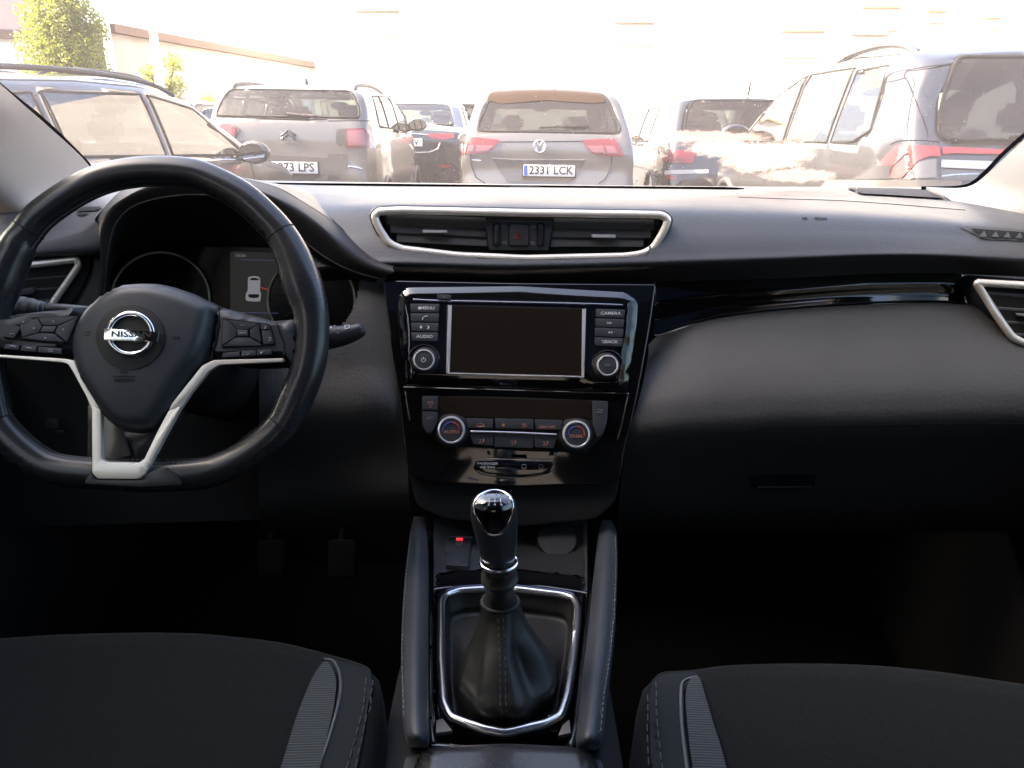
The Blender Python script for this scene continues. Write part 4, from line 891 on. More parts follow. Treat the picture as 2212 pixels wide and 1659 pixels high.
# spoke pads
SL = Pl(WP.o+WP.n*.004, WP.n)
ls = dome('spoke', rnd(c(4, (-120, 800), (0, 778), (60, 755), (200, 735), (300, 728), (424, 712), (395, 780), (368, 860), (360, 958), (320, 955), (0, 930), (-120, 925)), 5), SL, -.02, .006, .010, soft_m, whl, step=.008)
rs = dome('spoke', rnd(c(4, (1006, 712), (1030, 718), (1120, 742), (1260, 780), (1400, 770), (1420, 900), (1400, 1040), (1340, 1010), (1310, 968), (975, 972), (990, 880), (1006, 800)), 5), SL, -.02, .006, .010, soft_m, whl, step=.008)
tube('spoke_joint', [SL.at(x, y, .0075) for x, y in smooth(c(16, (838, 1150), (880, 1290), (930, 1420), (935, 1600)), 20)], .0008, gap_m, rs, seg=6)
tube('hub_gap', [SL.at(x, y, .0065) for x, y in smooth(c(4, (1010, 716), (1006, 800), (990, 890), (965, 960)), 20)], .0008, gap_m, whl, seg=6)
LB, LT = .0055, .0085
def wb(k, P, parent, m=btn_m, r=2): return plate('wheel_button', rnd(c(k, *P), r), SL, LB, LT, m, parent, .0007)
plate('button_well', rnd(c(15, (45, 1010), (220, 820), (430, 740), (1110, 710), (905, 1118), (400, 1075), (60, 1040)), 4), SL, LB-.001, LB+.0008, gap_m, ls, 0)
wb(15, [(535, 745), (1070, 722), (795, 848), (590, 845)], ls); wb(15, [(470, 760), (520, 750), (580, 855), (535, 945), (300, 1010), (270, 850)], ls)
wb(15, [(550, 935), (590, 860), (780, 862), (740, 938)], ls, dash_m); wb(15, [(800, 862), (1075, 730), (930, 1080), (765, 950)], ls); wb(15, [(290, 1022), (545, 955), (750, 965), (885, 1078), (600, 1062)], ls)
wb(15, [(190, 850), (310, 760), (460, 755), (370, 835)], ls); wb(15, [(55, 1005), (180, 855), (262, 855), (280, 900), (190, 1025)], ls)
for P in ([(45, 1170), (90, 1105), (265, 1118), (255, 1185)], [(275, 1195), (305, 1125), (510, 1140), (500, 1215)], [(525, 1145), (850, 1165), (850, 1245), (520, 1220)]): wb(15, P, ls)
wm = mat('icon_white', (.42, .43, .45), .6)
def dot(k, x, y, rx=2.2, ry=1.8): X, Y_ = c(k, (x, y))[0]; plate('button_symbol', ell(X, Y_, rx, ry, 10)[:-1], SL, LT-.0002, LT+.0004, wm, ls if X < 400 else rs, 0)
for x, y in ((735, 795), (467, 886), (872, 903), (625, 1020), (318, 800)): dot(15, x, y)
def ic(k, P, r_=.0004, close=False): X = c(k, *P); tube('button_symbol', [SL.at(x, y, LT+.0003) for x, y in X], r_, wm, ls if X[0][0] < 400 else rs, seg=5, closed=close, cap=not close)
ic(15, [(135, 960), (190, 965)]); ic(15, [(150, 1130), (215, 1142)], .0007); ic(15, [(365, 1155), (432, 1165)], .0007); ic(15, [(665, 1180), (735, 1185), (735, 1208), (672, 1208)])
text('OK', *c(15, (668, 893))[0], 4, SL, LT+.0002, mat('dim_print', (.2, .21, .23), .6), ls, 1.2)
plate('button_well', rnd(c(16, (85, 1075), (590, 1140), (720, 1150), (770, 1200), (830, 1440), (800, 1470), (75, 1500)), 4), SL, LB-.001, LB+.0008, gap_m, rs, 0)
wb(16, [(175, 1110), (580, 1150), (450, 1235), (300, 1232)], rs); wb(16, [(95, 1100), (160, 1112), (285, 1240), (275, 1335), (85, 1450)], rs); wb(16, [(292, 1240), (440, 1242), (440, 1325), (288, 1325)], rs, dash_m)
wb(16, [(470, 1240), (585, 1160), (625, 1420), (475, 1330)], rs); wb(16, [(95, 1465), (285, 1350), (465, 1352), (625, 1445), (600, 1465)], rs)
wb(16, [(610, 1155), (710, 1160), (755, 1235), (625, 1238)], rs); wb(16, [(630, 1250), (760, 1250), (805, 1430), (655, 1445)], rs)
for P in ([(95, 1560), (325, 1540), (325, 1610), (80, 1622)], [(350, 1535), (555, 1522), (555, 1595), (345, 1612)], [(565, 1520), (765, 1510), (765, 1580), (565, 1598)]): wb(16, P, rs)
dp = mat('dim_print', (.2, .21, .23), .6)
text('RES +', *c(16, (378, 1178))[0], 3.6, SL, LT+.0002, dp, rs, 1.2); text('SET \u2013', *c(16, (365, 1398))[0], 3.6, SL, LT+.0002, dp, rs, 1.2); text('CANCEL', *c(16, (365, 1285))[0], 3, SL, LT+.0002, wm, rs, 1.1)
ic(16, [(680, 1190), (690, 1215), (665, 1220)]); ic(16, [(725, 1345), (755, 1350), (755, 1385), (725, 1385)]); ic(16, [(425, 1590), (440, 1570), (465, 1572)]); ic(16, [(620, 1560), (640, 1550)], .0007)
# silver lower spokes
SV = Pl(WP.o+WP.n*.006, WP.n)
sv1 = plate('spoke_trim', rnd(c(4, (-120, 925), (0, 934), (300, 953), (345, 962), (362, 1010), (402, 1090), (440, 1150), (466, 1190), (464, 1230), (425, 1190), (400, 1130), (336, 1012), (312, 976), (280, 968), (0, 946), (-120, 938)), 4), SV, .002, .0085, silver_m, whl, .0012)
sv2 = plate('spoke_trim', rnd(c(4, (985, 958), (1305, 950), (1305, 966), (1010, 980), (960, 1010), (880, 1110), (830, 1185), (775, 1200), (790, 1160), (870, 1060), (930, 985)), 4), SV, .002, .0085, silver_m, whl, .0012)
U_o = rnd(c(4, (423, 1165), (425, 1480), (450, 1505), (640, 1506), (668, 1482), (700, 1420), (835, 1170), (775, 1195), (720, 1300), (665, 1415), (640, 1432), (490, 1430), (466, 1412), (464, 1190)), 4)
sv3 = plate('lower_trim', U_o, Pl(WP.o+WP.n*.0, WP.n), .011, .0182, silver_m, whl, .002, label='silver U-shaped lower spoke trim')
dome('lower_spoke', rnd(c(4, (405, 1100), (470, 1150), (600, 1290), (760, 1230), (880, 1090), (860, 1180), (720, 1440), (680, 1545), (620, 1560), (470, 1560), (400, 1540), (405, 1300)), 8), Pl(WP.o-WP.n*.024, WP.n), -.01, .006, .012, leath_m, whl, step=.01)
bs = plate('bottom_pad', rnd(c(4, (385, 1530), (420, 1460), (440, 1512), (650, 1514), (700, 1490), (760, 1450), (820, 1490), (840, 1535), (640, 1545)), 8), Pl(WP.o, WP.n), -.015, .0175, leath_m, whl, .004)
plate('inner_chrome', rnd(c(4, (466, 1195), (560, 1290), (595, 1400), (490, 1428), (468, 1410)), 4), Pl(WP.o-WP.n*.012, WP.n), -.004, .002, mat('inner_grey', (.16, .15, .135), .35, metal=.4), whl, .002)
# column shroud behind the wheel
SH = Pl(WP.o-WP.n*.06, WP.n)
lathe('column', WP.o-WP.n*.03-WP.v*.02, -WP.n, [(.05, 0), (.06, .01), (.068, .06), (.07, .25)], black_m, whl, 32)
# ---- stalks
ls_t = thing('indicator_stalk', 'grey indicator stalk left of the steering wheel hub', 'control stalk', tuple(SH.at(60, 665)))
P = [SH.at(x, y) for x, y in c(15, (190, 610), (300, 603), (450, 618), (570, 640))]
tube('stalk_handle', smooth(P, 20), [.0125]*3+[.0128]*6+[.0118]*5+[.0105]*6, soft_m, ls_t, seg=20)
st2 = tube('stalk_shaft', [SH.at(x, y) for x, y in c(15, (585, 643), (900, 655), (1300, 690))], .0085, soft_m, ls_t, seg=16)
for x in (590, 660): tube('stalk_groove', [SH.at(*c(15, (x, 643))[0])+WP.u*0+WP.v*(.0103*math.cos(a))+WP.n*(.0103*math.sin(a)) for a in [2*math.pi*k/24 for k in range(24)]], .0005, dim_m, ls_t, closed=True, seg=4)
rs_t = thing('wiper_stalk', 'grey wiper stalk with white symbols right of the wheel rim', 'control stalk', tuple(SH.at(760, 725)))
cx = c(16, (1450, 1360), (1560, 1350), (1700, 1330), (1850, 1300), (1980, 1250))
rd = [160, 165, 150, 130, 105]
P = [SH.at(x, y) for x, y in cx]; mm = SH.mpp(750, 720)*CR[16][2]
q = smooth(P, 24); rq = [lin(list(zip([i/4 for i in range(5)], rd)), i/23)*mm for i in range(24)]
wst = tube('stalk_handle', q, rq, mat('stalk_black', (.016, .017, .02), .4, var=.05), rs_t, seg=24, flat=.8, up=WP.n)
wbv = bvh_of(wst)
for s_, (x, y), h_ in (('1', (1725, 1163), 3), ('\u2013', (1690, 1222), 4), ('=', (1685, 1288), 5)): text_on(s_, *c(16, (x, y))[0], h_, wbv, white_m, wst, 1.3)
seam('wiper_symbol', c(16, (1780, 1185), (1845, 1180), (1838, 1225), (1785, 1232), (1780, 1185)), wbv, .0005, white_m, wst, off=.0004, step=2)
seam('wiper_symbol', c(16, (1590, 1200), (1595, 1225)), wbv, .0008, white_m, wst, off=.0004, step=2); seam('wiper_symbol', c(16, (1630, 1198), (1645, 1188)), wbv, .0006, white_m, wst, off=.0004, step=2)
lathe('stalk_base', SH.at(560, 760), WP.u, [(.018, -.02), (.020, .0), (.018, .06)], black_m, rs_t, 20)

# ================================================================== SEATS
def seat(name, label, edge, side_px, ins, st, xr):
    t = thing(name, label, 'car seat', tuple(pZ(sum(p[0] for p in edge)/len(edge), 1600, -.53)))
    rows = []
    e = smooth(edge, 24)
    rows.append([pZ(x, y, -.50)+V((0, .000, -.12)) for x, y in e])
    rows.append([pZ(x, y, -.50)+V((0, .004, -.03)) for x, y in e])
    rows.append([pZ(x, y, -.50) for x, y in e])
    for k, (dz, t_) in enumerate(((-.495, .05), (-.497, .18), (-.505, .5), (-.515, .9), (-.52, 1.3))):
        rw = []
        for i, (x, y) in enumerate(e):
            yy = y+t_*330; f_ = i/23
            s_ = lin(side_px, yy)
            xe = x+(s_)*((f_) if xr else (1-f_)); rw.append(pZ(xe, yy, dz))
        rows.append(rw)
    # roll the inner side down
    out = []
    for r_ in rows:
        if xr: d = r_[-1]; out.append(r_+[d+V((.012, -.004, -.02)), d+V((.018, -.004, -.14))])
        else: d = r_[0]; out.append([d+V((-.018, -.004, -.14)), d+V((-.012, -.004, -.02))]+r_)
    cu = loft('cushion', out, 60, 60, fabric_m, t)
    b = bvh_of(cu)
    drape('side_bolster', ins[1], b, .0018, fabric2_m, t, step=14)
    drape('mesh_insert', smooth(ins[0], 60, True), b, .0035, mesh_m, t, step=9)
    seam('piping', ins[2], b, .0016, mat('piping_grey', (.07, .08, .09), .7), t, off=.002, sm=30)
    for P in st: dashes('stitching', P, b, stitch_m, t, .0006, .006, .004, .003)
    return t
seat('driver_seat', 'dark fabric driver seat cushion below the steering wheel', [(-300, 1400)]+c(9, (0, 965), (300, 945), (700, 934), (1000, 936), (1200, 950), (1500, 985), (1750, 1045), (1960, 1108), (1995, 1150)),
     [(1370, 0), (1440, 0), (1560, 2), (1660, -22), (1900, -60)],
     (c(9, (1740, 1108), (1775, 1112), (1810, 1180), (1812, 1260), (1790, 1400), (1740, 1600), (1680, 1800), (1460, 1850), (1520, 1659), (1600, 1400), (1680, 1200)),
      c(9, (1745, 1070), (1990, 1135), (2000, 1250), (1960, 1500), (1920, 1720), (1900, 1850), (1640, 1850), (1730, 1600), (1800, 1400), (1830, 1180)),
      c(9, (1745, 1085), (1800, 1098), (1835, 1180), (1830, 1300), (1770, 1520), (1720, 1659), (1660, 1850))),
     [c(9, (1975, 1190), (1960, 1350), (1920, 1500), (1880, 1640), (1830, 1820)), c(9, (2000, 1200), (1990, 1350), (1960, 1480), (1925, 1640), (1890, 1820))], True)
seat('passenger_seat', 'blue-grey lit fabric passenger seat cushion on the right', c(10, (150, 1200), (200, 1148), (330, 1138), (420, 1128), (560, 1110), (900, 1100), (1300, 1108), (1700, 1145), (2155, 1212))+[(2500, 1520)],
     [(1440, 0), (1560, 0), (1660, 12), (1900, 30)],
     (c(10, (355, 1195), (395, 1185), (410, 1200), (440, 1300), (475, 1420), (520, 1560), (545, 1659), (590, 1850), (400, 1850), (365, 1659), (340, 1450), (330, 1280)),
      c(10, (160, 1190), (220, 1160), (380, 1150), (400, 1170), (320, 1250), (325, 1450), (360, 1700), (380, 1850), (190, 1850), (150, 1600), (140, 1300)),
      c(10, (395, 1180), (350, 1188), (312, 1215), (306, 1300), (312, 1450), (330, 1600), (360, 1850))),
     [c(10, (172, 1210), (168, 1350), (178, 1500), (198, 1659), (230, 1850)), c(10, (136, 1280), (136, 1450), (142, 1600), (160, 1800))], False)
for s_, root in ((-1, 'driver_seat'), (1, 'passenger_seat')):
    t = bpy.data.objects[root]; x0, x1 = sorted((s_*.15, s_*.62))
    box('backrest', x0, x1, -.36, -.20, E-.62, E-.06, fabric_m, t, .05); box('headrest', x0+.1, x1-.1, -.38, -.28, E-.03, E+.14, fabric_m, t, .04)
# pedals
for nm, lb, x, y in (('clutch_pedal', 'worn pedal nearer the door, faint in the dark driver footwell', 584, 1205), ('brake_pedal', 'faint pedal beside the centre console in the driver footwell', 738, 1205)):
    t = thing(nm, lb, 'pedal', tuple(pY(x, y, 1.25))); pp = Pl(pY(x, y, 1.25), (0, -.8, .6))
    plate('pedal_pad', rnd(rect(x-30, y-40, x+30, y+42), 8), pp, 0, .012, mat('pedal_rubber', (.0035, .0035, .003), .9), t, .003)
    tube('pedal_arm', [pp.at(x, y-10, -.002), pp.at(x, y-10)+V((0, .10, .12)), pp.at(x, y)+V((0, .12, .30))], .009, black_m, t, seg=8)
# ================================================================== OUTSIDE
def gz(y): return 0 if y < 9 else .04*(y-9) if y < 20 else .44
def ramp_col(m, sc, lo_, hi_, det=8, obj=True, thr=(.3, .7)):
    N = m.node_tree.nodes; L = m.node_tree.links; b = N['Principled BSDF']; tc = [n for n in N if n.type == 'TEX_COORD'][0]
    t = N.new('ShaderNodeTexNoise'); t.inputs['Scale'].default_value = sc; t.inputs['Detail'].default_value = det; L.new(tc.outputs['Object'], t.inputs['Vector'])
    r_ = N.new('ShaderNodeValToRGB'); r_.color_ramp.elements[0].position = thr[0]; r_.color_ramp.elements[1].position = thr[1]
    r_.color_ramp.elements[0].color = (*lo_, 1); r_.color_ramp.elements[1].color = (*hi_, 1); L.new(t.outputs['Fac'], r_.inputs[0]); L.new(r_.outputs[0], b.inputs['Base Color']); return m
asph = ramp_col(mat('asphalt', (.06, .06, .06), .9, bump=('noise', 120, .5)), 2.5, (.045, .044, .043), (.085, .082, .078))
bm = bmesh.new(); ys = [-120, -10, 0, 9, 12, 16, 20, 60, 400]; xs = [-300, -40, 0, 40, 300]
vv = [[bm.verts.new((x, y, gz(y))) for x in xs] for y in ys]
for i in range(len(ys)-1):
    for j in range(len(xs)-1): bm.faces.new((vv[i][j], vv[i][j+1], vv[i+1][j+1], vv[i+1][j]))
tag(mk('ground', bm, asph, smooth_=0), 'asphalt ground of the car park', None, kind='structure')
lnm = mat('road_paint', (.6, .6, .58), .7)
bm = bmesh.new()
for x in (-3.6, -1.1, 1.38, 3.7):
    for y0, y1 in ((7.6, 12.2),):
        P = [(x-.05, y0), (x+.05, y0), (x+.05, y1), (x-.05, y1)]; bm.faces.new([bm.verts.new((a, b, gz(b)+.006)) for a, b in P])
tag(mk('bay_markings', bm, lnm, smooth_=0), 'painted white lines between the parking bays', None, kind='structure')

# ---- car materials
def paint(name, col, rough=.35, metal=.5): return mat('paint_'+name, col, rough, metal, coat=1, var=.03)
cg = glass_mat('car_glass', .03, tint=(.34, .40, .36), refl=1, ior=1.5); cgd = glass_mat('car_glass_dark', .05, tint=(.12, .13, .13), refl=1, ior=1.5); cgs = glass_mat('car_glass_shiny', .03, tint=(.25, .30, .32), refl=1, ior=2.0)
red_l = mat('lamp_red', (.13, .010, .010), .15, coat=.6); pink_l = mat('lamp_pink', (.20, .06, .065), .2, coat=.6); plt_m = mat('plate_white', (.75, .76, .76), .4)
tyre_m = mat('tyre_rubber', (.02, .02, .02), .85); rimc = mat('wheel_alloy', (.45, .45, .46), .35, metal=.9); plas = mat('car_plastic', (.03, .03, .032), .6)
inner_m = mat('car_inner', (.03, .03, .032), .9); seat_m = mat('far_seat', (.05, .05, .055), .9)
class Car: pass
def make_car(name, label, loc, rot, prof, half, top_t, belt, pm, L, wb_=(.85, 3.45), crown=.03, corner=.10, group='cars parked outside', zb=.24, side_win=(), rear_win=None, front_win=None, hw=None, W=.92, wheels=True, sc=1.0, mirror=None, cap='dark', seats=True):
    """prof: (y, z) top line rear to front; half: (y, factor); belt height; top_t: how far the glasshouse leans in"""
    k = Car(); H_ = max(z for y, z in prof)
    k.M = Matrix.Translation(loc) @ Matrix.Rotation(R(rot), 4, 'Z') @ Matrix.Scale(sc, 4); k.Mi = k.M.inverted()
    # resample profile
    P = []
    for (y0, z0), (y1, z1) in zip(prof, prof[1:]):
        n = max(1, int(math.hypot(y1-y0, z1-z0)/.045))
        P += [(y0+(y1-y0)*i/n, z0+(z1-z0)*i/n) for i in range(n)]
    P.append(prof[-1])
    for _ in range(2): P = [P[0]]+[((a[0]+2*b[0]+c_[0])/4, (a[1]+2*b[1]+c_[1])/4) for a, b, c_ in zip(P, P[1:], P[2:])]+[P[-1]]
    def X(z, y):
        w_ = W*lin(half, y); b_ = belt
        if z < .5: w_ *= 1-.05*((.5-z)/.3)**2
        elif z > b_-.15:
            w_ *= 1-.02*min(1, (z-b_+.15)/.15)
            if z > b_: w_ *= 1-top_t*((z-b_)/(H_-b_))**1.15
        w_ *= 1+.012*math.exp(-((z-.72)/.05)**2)
        return w_
    rings = []
    for y, z in P:
        r_ = min(corner, (z-zb)*.4); zc = z-r_; pts = []
        for i in range(20): zz = zb+(zc-zb)*i/19; pts.append((X(zz, y), zz))
        xe = X(zc, y)
        for i in range(1, 8):
            a = R(90*i/7); xx = xe-r_*1.15*(1-math.cos(a)); zz = zc+r_*math.sin(a); pts.append((xx, zz-crown))
        pts = [(x_, zz if i < 20 else zz+crown*(1-0)*((i-19)/7)*0) for i, (x_, zz) in enumerate(pts)]
        xl, zl = pts[-1]
        for i in range(1, 13):
            q = 1-i/12; pts.append((xl*q, zl+crown*(1-q*q)))
        rings.append([(x_, y, zz) for x_, zz in pts])
    vs = []; fs = []; n = len(rings[0]); m_ = len(rings)
    for s in (1, -1):
        o = len(vs)
        for r_ in rings: vs += [V((s*x_, y, z)) for x_, y, z in r_]
        for i in range(m_-1):
            for j in range(n-1):
                q = (o+i*n+j, o+i*n+j+1, o+(i+1)*n+j+1, o+(i+1)*n+j); fs.append(q if s < 0 else q[::-1])
        # end caps
    bm = bmesh.new(); bv = [bm.verts.new(v) for v in vs]
    for f in fs: bm.faces.new([bv[i] for i in f])
    for e_ in (0, m_-1):
        A = [bv[e_*n+j] for j in range(n)]; B = [bv[m_*n+e_*n+j] for j in range(n)]
        for j in range(n-1):
            try: bm.faces.new((A[j], A[j+1], B[j+1], B[j]))
            except ValueError: pass
    bmesh.ops.remove_doubles(bm, verts=bm.verts, dist=1e-4); bmesh.ops.dissolve_degenerate(bm, dist=1e-5, edges=bm.edges)
    bmesh.ops.recalc_face_normals(bm, faces=bm.faces)
    if sum(f.normal.dot(f.calc_center_median()-V((0, L/2, .8)))*f.calc_area() for f in bm.faces) < 0: bmesh.ops.reverse_faces(bm, faces=list(bm.faces))
    bm.faces.ensure_lookup_table()
    k.lb = BVHTree.FromBMesh(bm)
    holes = []
    def elev(f):
        cc = f.calc_center_median(); nn = f.normal
        if abs(nn.x) > .55: 
            for P_ in side_win:
                if inside(P_, cc.y, cc.z): return True
        if True:
            if rear_win and cc.y < L*.42 and cc.z > belt*.9 and inside(rear_win, cc.x, cc.z) and nn.y < -.12: return True
            if front_win and nn.y > .12 and inside(front_win, cc.x, cc.z) and cc.y > L*.4 and cc.y < L*.85: return True
        return False
    bmesh.ops.delete(bm, geom=[f for f in bm.faces if elev(f)], context='FACES')
    bmesh.ops.transform(bm, matrix=k.M, verts=bm.verts)
    k.root = thing(name, label, 'car', tuple(loc), group); k.pm = pm
    k.body = mk('body', bm, [pm, inner_m], k.root, 40)
    sm_ = k.body.modifiers.new('shell', 'SOLIDIFY'); sm_.thickness = .03; sm_.material_offset = 1; sm_.material_offset_rim = 0
    vs2 = [k.M @ v for v in vs]; k.wb = BVHTree.FromPolygons(vs2, fs)
    def panel(nm, P_, axis, off, m, parent=None, step=.05, r=0, label=None):
        """axis 'rear','front','left','right','top' ; outline in car coordinates"""
        if r: P_ = rnd(P_, r)
        A, Fc, qb = cdt(P_, step); b2 = bmesh.new(); bv2 = []
        for a, b_ in A:
            if axis == 'rear': o, d = V((a, -3, b_)), V((0, 1, 0))
            elif axis == 'front': o, d = V((a, L+3, b_)), V((0, -1, 0))
            elif axis == 'left': o, d = V((-3, a, b_)), V((1, 0, 0))
            elif axis == 'right': o, d = V((3, a, b_)), V((-1, 0, 0))
            else: o, d = V((a, b_, 5)), V((0, 0, -1))
            h = k.lb.ray_cast(o, d)
            if h[0] is None:
                h = k.lb.find_nearest(o+d*3.2)
            nn = h[1] if h[1].dot(d) < 0 else -h[1]
            bv2.append(b2.verts.new(h[0]+nn*off))
        for f in Fc:
            try: b2.faces.new([bv2[i] for i in f])
            except ValueError: pass
        bmesh.ops.recalc_face_normals(b2, faces=b2.faces); bmesh.ops.transform(b2, matrix=k.M, verts=b2.verts); face_cam(b2)
        return mk(nm, b2, m, parent or k.root, 60, label)
    k.panel = panel
    def line(nm, P_, axis, rad, m, parent=None):
        q = []
        for (a0, b0), (a1, b1) in zip(P_, P_[1:]):
            n_ = max(1, int(math.hypot(a1-a0, b1-b0)/.06))
            for i in range(n_+1):
                a, b_ = a0+(a1-a0)*i/n_, b0+(b1-b0)*i/n_
                o, d = {'rear': (V((a, -3, b_)), V((0, 1, 0))), 'left': (V((-3, a, b_)), V((1, 0, 0))), 'right': (V((3, a, b_)), V((-1, 0, 0))), 'top': (V((a, b_, 5)), V((0, 0, -1)))}[axis]
                h = k.lb.ray_cast(o, d)
                if h[0] is not None: q.append(k.M @ h[0])
        q = [p for i, p in enumerate(q) if i == 0 or (p-q[i-1]).length > 1e-4]
        if len(q) > 1: return tube(nm, q, rad, m, parent or k.root, seg=6, cap=False)
    k.line = line
    # glass
    for P_ in side_win:
        for sd_ in ('left', 'right'):
            g = panel('side_window', scl(P_, 1.03), sd_, .003, cgs, step=.08)
            line('window_seal', P_+[P_[0]], sd_, .009*1, gap_m, g)
    if rear_win:
        g = panel('rear_window', scl(rear_win, 1.02), 'rear', .004, cgd if cap == 'dark' else cg, step=.07); line('window_seal', rear_win+[rear_win[0]], 'rear', .012, gap_m, g); k.rg = g
    if front_win: panel('windscreen', scl(front_win, 1.02), 'front', .004, cg, step=.09)
    # wheels
    if wheels:
        for wy in wb_:
            for s in (-1, 1):
                wx = s*(W*.98-.11); ctr_ = k.M @ V((wx, wy, .33)); axv = (k.M.to_3x3() @ V((s, 0, 0))).normalized()
                t_ = lathe('wheel', ctr_, axv, [(.20, -.09), (.31, -.09), (.335, -.06), (.335, .07), (.31, .105), (.235, .11), (.225, .09)], tyre_m, k.root, 28)
                lathe('wheel_rim', ctr_, axv, [(.225, .06), (.225, .095), (.20, .08), (.07, .07), (.06, .095), (.0001, .1)], rimc, t_, 20)
                a_ = [V((s*(W*1.0), wy+.40*math.cos(R(q)), .33+.40*math.sin(R(q)))) for q in range(-10, 191, 10)]
                mk('wheel_arch', tube_bm([k.M @ q for q in a_], .035, seg=8), plas, k.root, 60)
    if seats:
        for sx in (-.38, .38):
            for sy in (1.35, 2.15):
                b3 = bmesh.new()
                for (cx_, cy_, cz_, dx, dy, dz) in ((sx, sy, belt-.22, .25, .07, .30), (sx, sy-.03, belt+.20, .13, .05, .09)):
                    r_ = bmesh.ops.create_cube(b3, size=1)['verts']
                    for v in r_: v.co = V((cx_+v.co.x*2*dx, cy_+v.co.y*2*dy, cz_+v.co.z*2*dz))
                bmesh.ops.bevel(b3, geom=list(b3.edges), offset=.045, segments=3, affect='EDGES'); bmesh.ops.transform(b3, matrix=k.M, verts=b3.verts); mk('seat', b3, seat_m, k.root, 50)
        b3 = bmesh.new(); r_ = bmesh.ops.create_cube(b3, size=1)['verts']
        for v in r_: v.co = V((v.co.x*W*1.6, .3+(v.co.y+.5)*(L-1.2), .35+(v.co.z+.5)*(belt*.72-.35)))
        bmesh.ops.transform(b3, matrix=k.M, verts=b3.verts); mk('cabin_floor', b3, inner_m, k.root, 0)
        ctr_ = k.M @ V((0, L*.62, H_-.17)); lathe('interior_mirror', ctr_, (0, 1, 0), [(.0001, -.012), (.05, -.01), (.05, .01), (.0001, .012)], black_m, k.root, 20, sx=2.4)
    if mirror:
        for s in (-1, 1):
            my, mz = mirror; o = V((s*(W+.10), my, mz)); b3 = bmesh.new(); bmesh.ops.create_uvsphere(b3, u_segments=20, v_segments=12, radius=1)
            for v in b3.verts:
                q = v.co; yy = q.y*(.09 if q.y > 0 else .03); v.co = V((q.x*.125, yy, q.z*.085))+o
            bmesh.ops.transform(b3, matrix=k.M, verts=b3.verts); h_ = mk('door_mirror', b3, pm if pm.name != 'paint_x' else plas, k.root, 60)
            b4 = bmesh.new(); cg_ = [b4.verts.new(k.M @ (o+V((.105*math.cos(R(a))*(1 if True else 1), -.034, .068*math.sin(R(a)))))) for a in range(0, 360, 15)]; b4.faces.new(cg_); face_cam(b4); mk('mirror_glass', b4, mat('mirror_silver', (.75, .8, .8), .04, metal=1), h_, 0)
            tube('mirror_foot', [k.M @ V((s*W*.93, my+.05, mz-.06)), k.M @ (o+V((0, .02, -.04)))], .022, plas, h_, seg=8)
    return k
def px_panel(k, nm, P, off, m, parent=None, step=3, r=0, label=None): return drape(nm, P, k.wb, off, m, parent or k.root, step, r, label)
def px_line(k, nm, P, rad, m, parent=None, off=0, sm=0): return seam(nm, P, k.wb, rad, m, parent or k.root, off, 3, 6, sm)
def plate_no(k, s, cx, cz, y, w_=.52, blue=True, parent=None, hgt=.11, fs=.078):
    """number plate, car coordinates: centre x, height z, rear y"""
    Rm = k.M.to_3x3().normalized(); o = k.M @ V((cx, y, cz)); u = Rm @ V((1, 0, 0)); v = V((0, 0, 1)); n_ = Rm @ V((0, -1, 0)); sc = k.M.median_scale; w_ *= sc; hgt *= sc
    f = lambda a, b, h: o+u*a+v*b+n_*h
    P = rnd([(-w_/2, -hgt/2), (w_/2, -hgt/2), (w_/2, hgt/2), (-w_/2, hgt/2)], .012)
    p = mk('number_plate', fan([f(a, b, .010) for a, b in P], [f(a, b, 0) for a, b in P], .002), plt_m, parent or k.root)
    P = rnd([(-w_/2-.012, -hgt/2-.012), (w_/2+.012, -hgt/2-.012), (w_/2+.012, hgt/2+.01), (-w_/2-.012, hgt/2+.01)], .012)
    mk('plate_holder', fan([f(a, b, .006) for a, b in P], [f(a, b, -.01) for a, b in P], .002), gap_m, p)
    if blue: mk('plate_band', fan([f(a, b, .0115) for a, b in [(-w_/2+.004, -hgt/2+.004), (-w_/2+.042, -hgt/2+.004), (-w_/2+.042, hgt/2-.004), (-w_/2+.004, hgt/2-.004)]], [f(a, b, .010) for a, b in [(-w_/2+.004, -hgt/2+.004), (-w_/2+.042, -hgt/2+.004), (-w_/2+.042, hgt/2-.004), (-w_/2+.004, hgt/2-.004)]]), mat('plate_blue', (.03, .10, .45), .5), p)
    me = text_me(s, fs/.7*sc, .0015, .0022)
    for q in me.vertices: x, y_, z = q.co; q.co = f(x*.96+.018, y_, .0125+z)
    mk('lettering', me, mat('plate_ink', (.02, .02, .02), .5), p, 0); return p

# ================================================================== PARKED CARS
# --- middle car, seen square from behind
tig = make_car('parked_car', 'grey SUV seen square from behind in the middle, number plate 2331 LCK', (.34, 8.05, 0), 0,
    [(0, .30), (-.02, .55), (.0, .74), (.05, .84), (.06, 1.10), (.11, 1.22), (.40, 1.56), (.44, 1.63), (.75, 1.685), (1.6, 1.70), (2.5, 1.65), (2.9, 1.52), (3.5, 1.12), (3.7, 1.06), (4.3, .93), (4.48, .75), (4.5, .35)],
    [(-.05, .90), (.05, .95), (.25, .985), (.6, 1), (3.4, 1), (4.1, .95), (4.5, .80)], .215, 1.12, paint('warm_grey', (.13, .122, .112)), 4.5, zb=.26,
    side_win=[[(.75, 1.10), (1.35, 1.07), (1.35, 1.50), (.95, 1.48)], [(1.42, 1.07), (2.2, 1.06), (2.2, 1.53), (1.42, 1.51)], [(2.28, 1.06), (3.3, 1.06), (2.75, 1.45), (2.28, 1.53)]],
    rear_win=rnd([(-.74, 1.235), (.74, 1.235), (.66, 1.44), (.57, 1.625), (-.57, 1.625), (-.66, 1.44)], .08), front_win=[(-.7, 1.14), (.7, 1.14), (.6, 1.54), (-.6, 1.54)], W=.905, mirror=(3.05, 1.13), corner=.12)
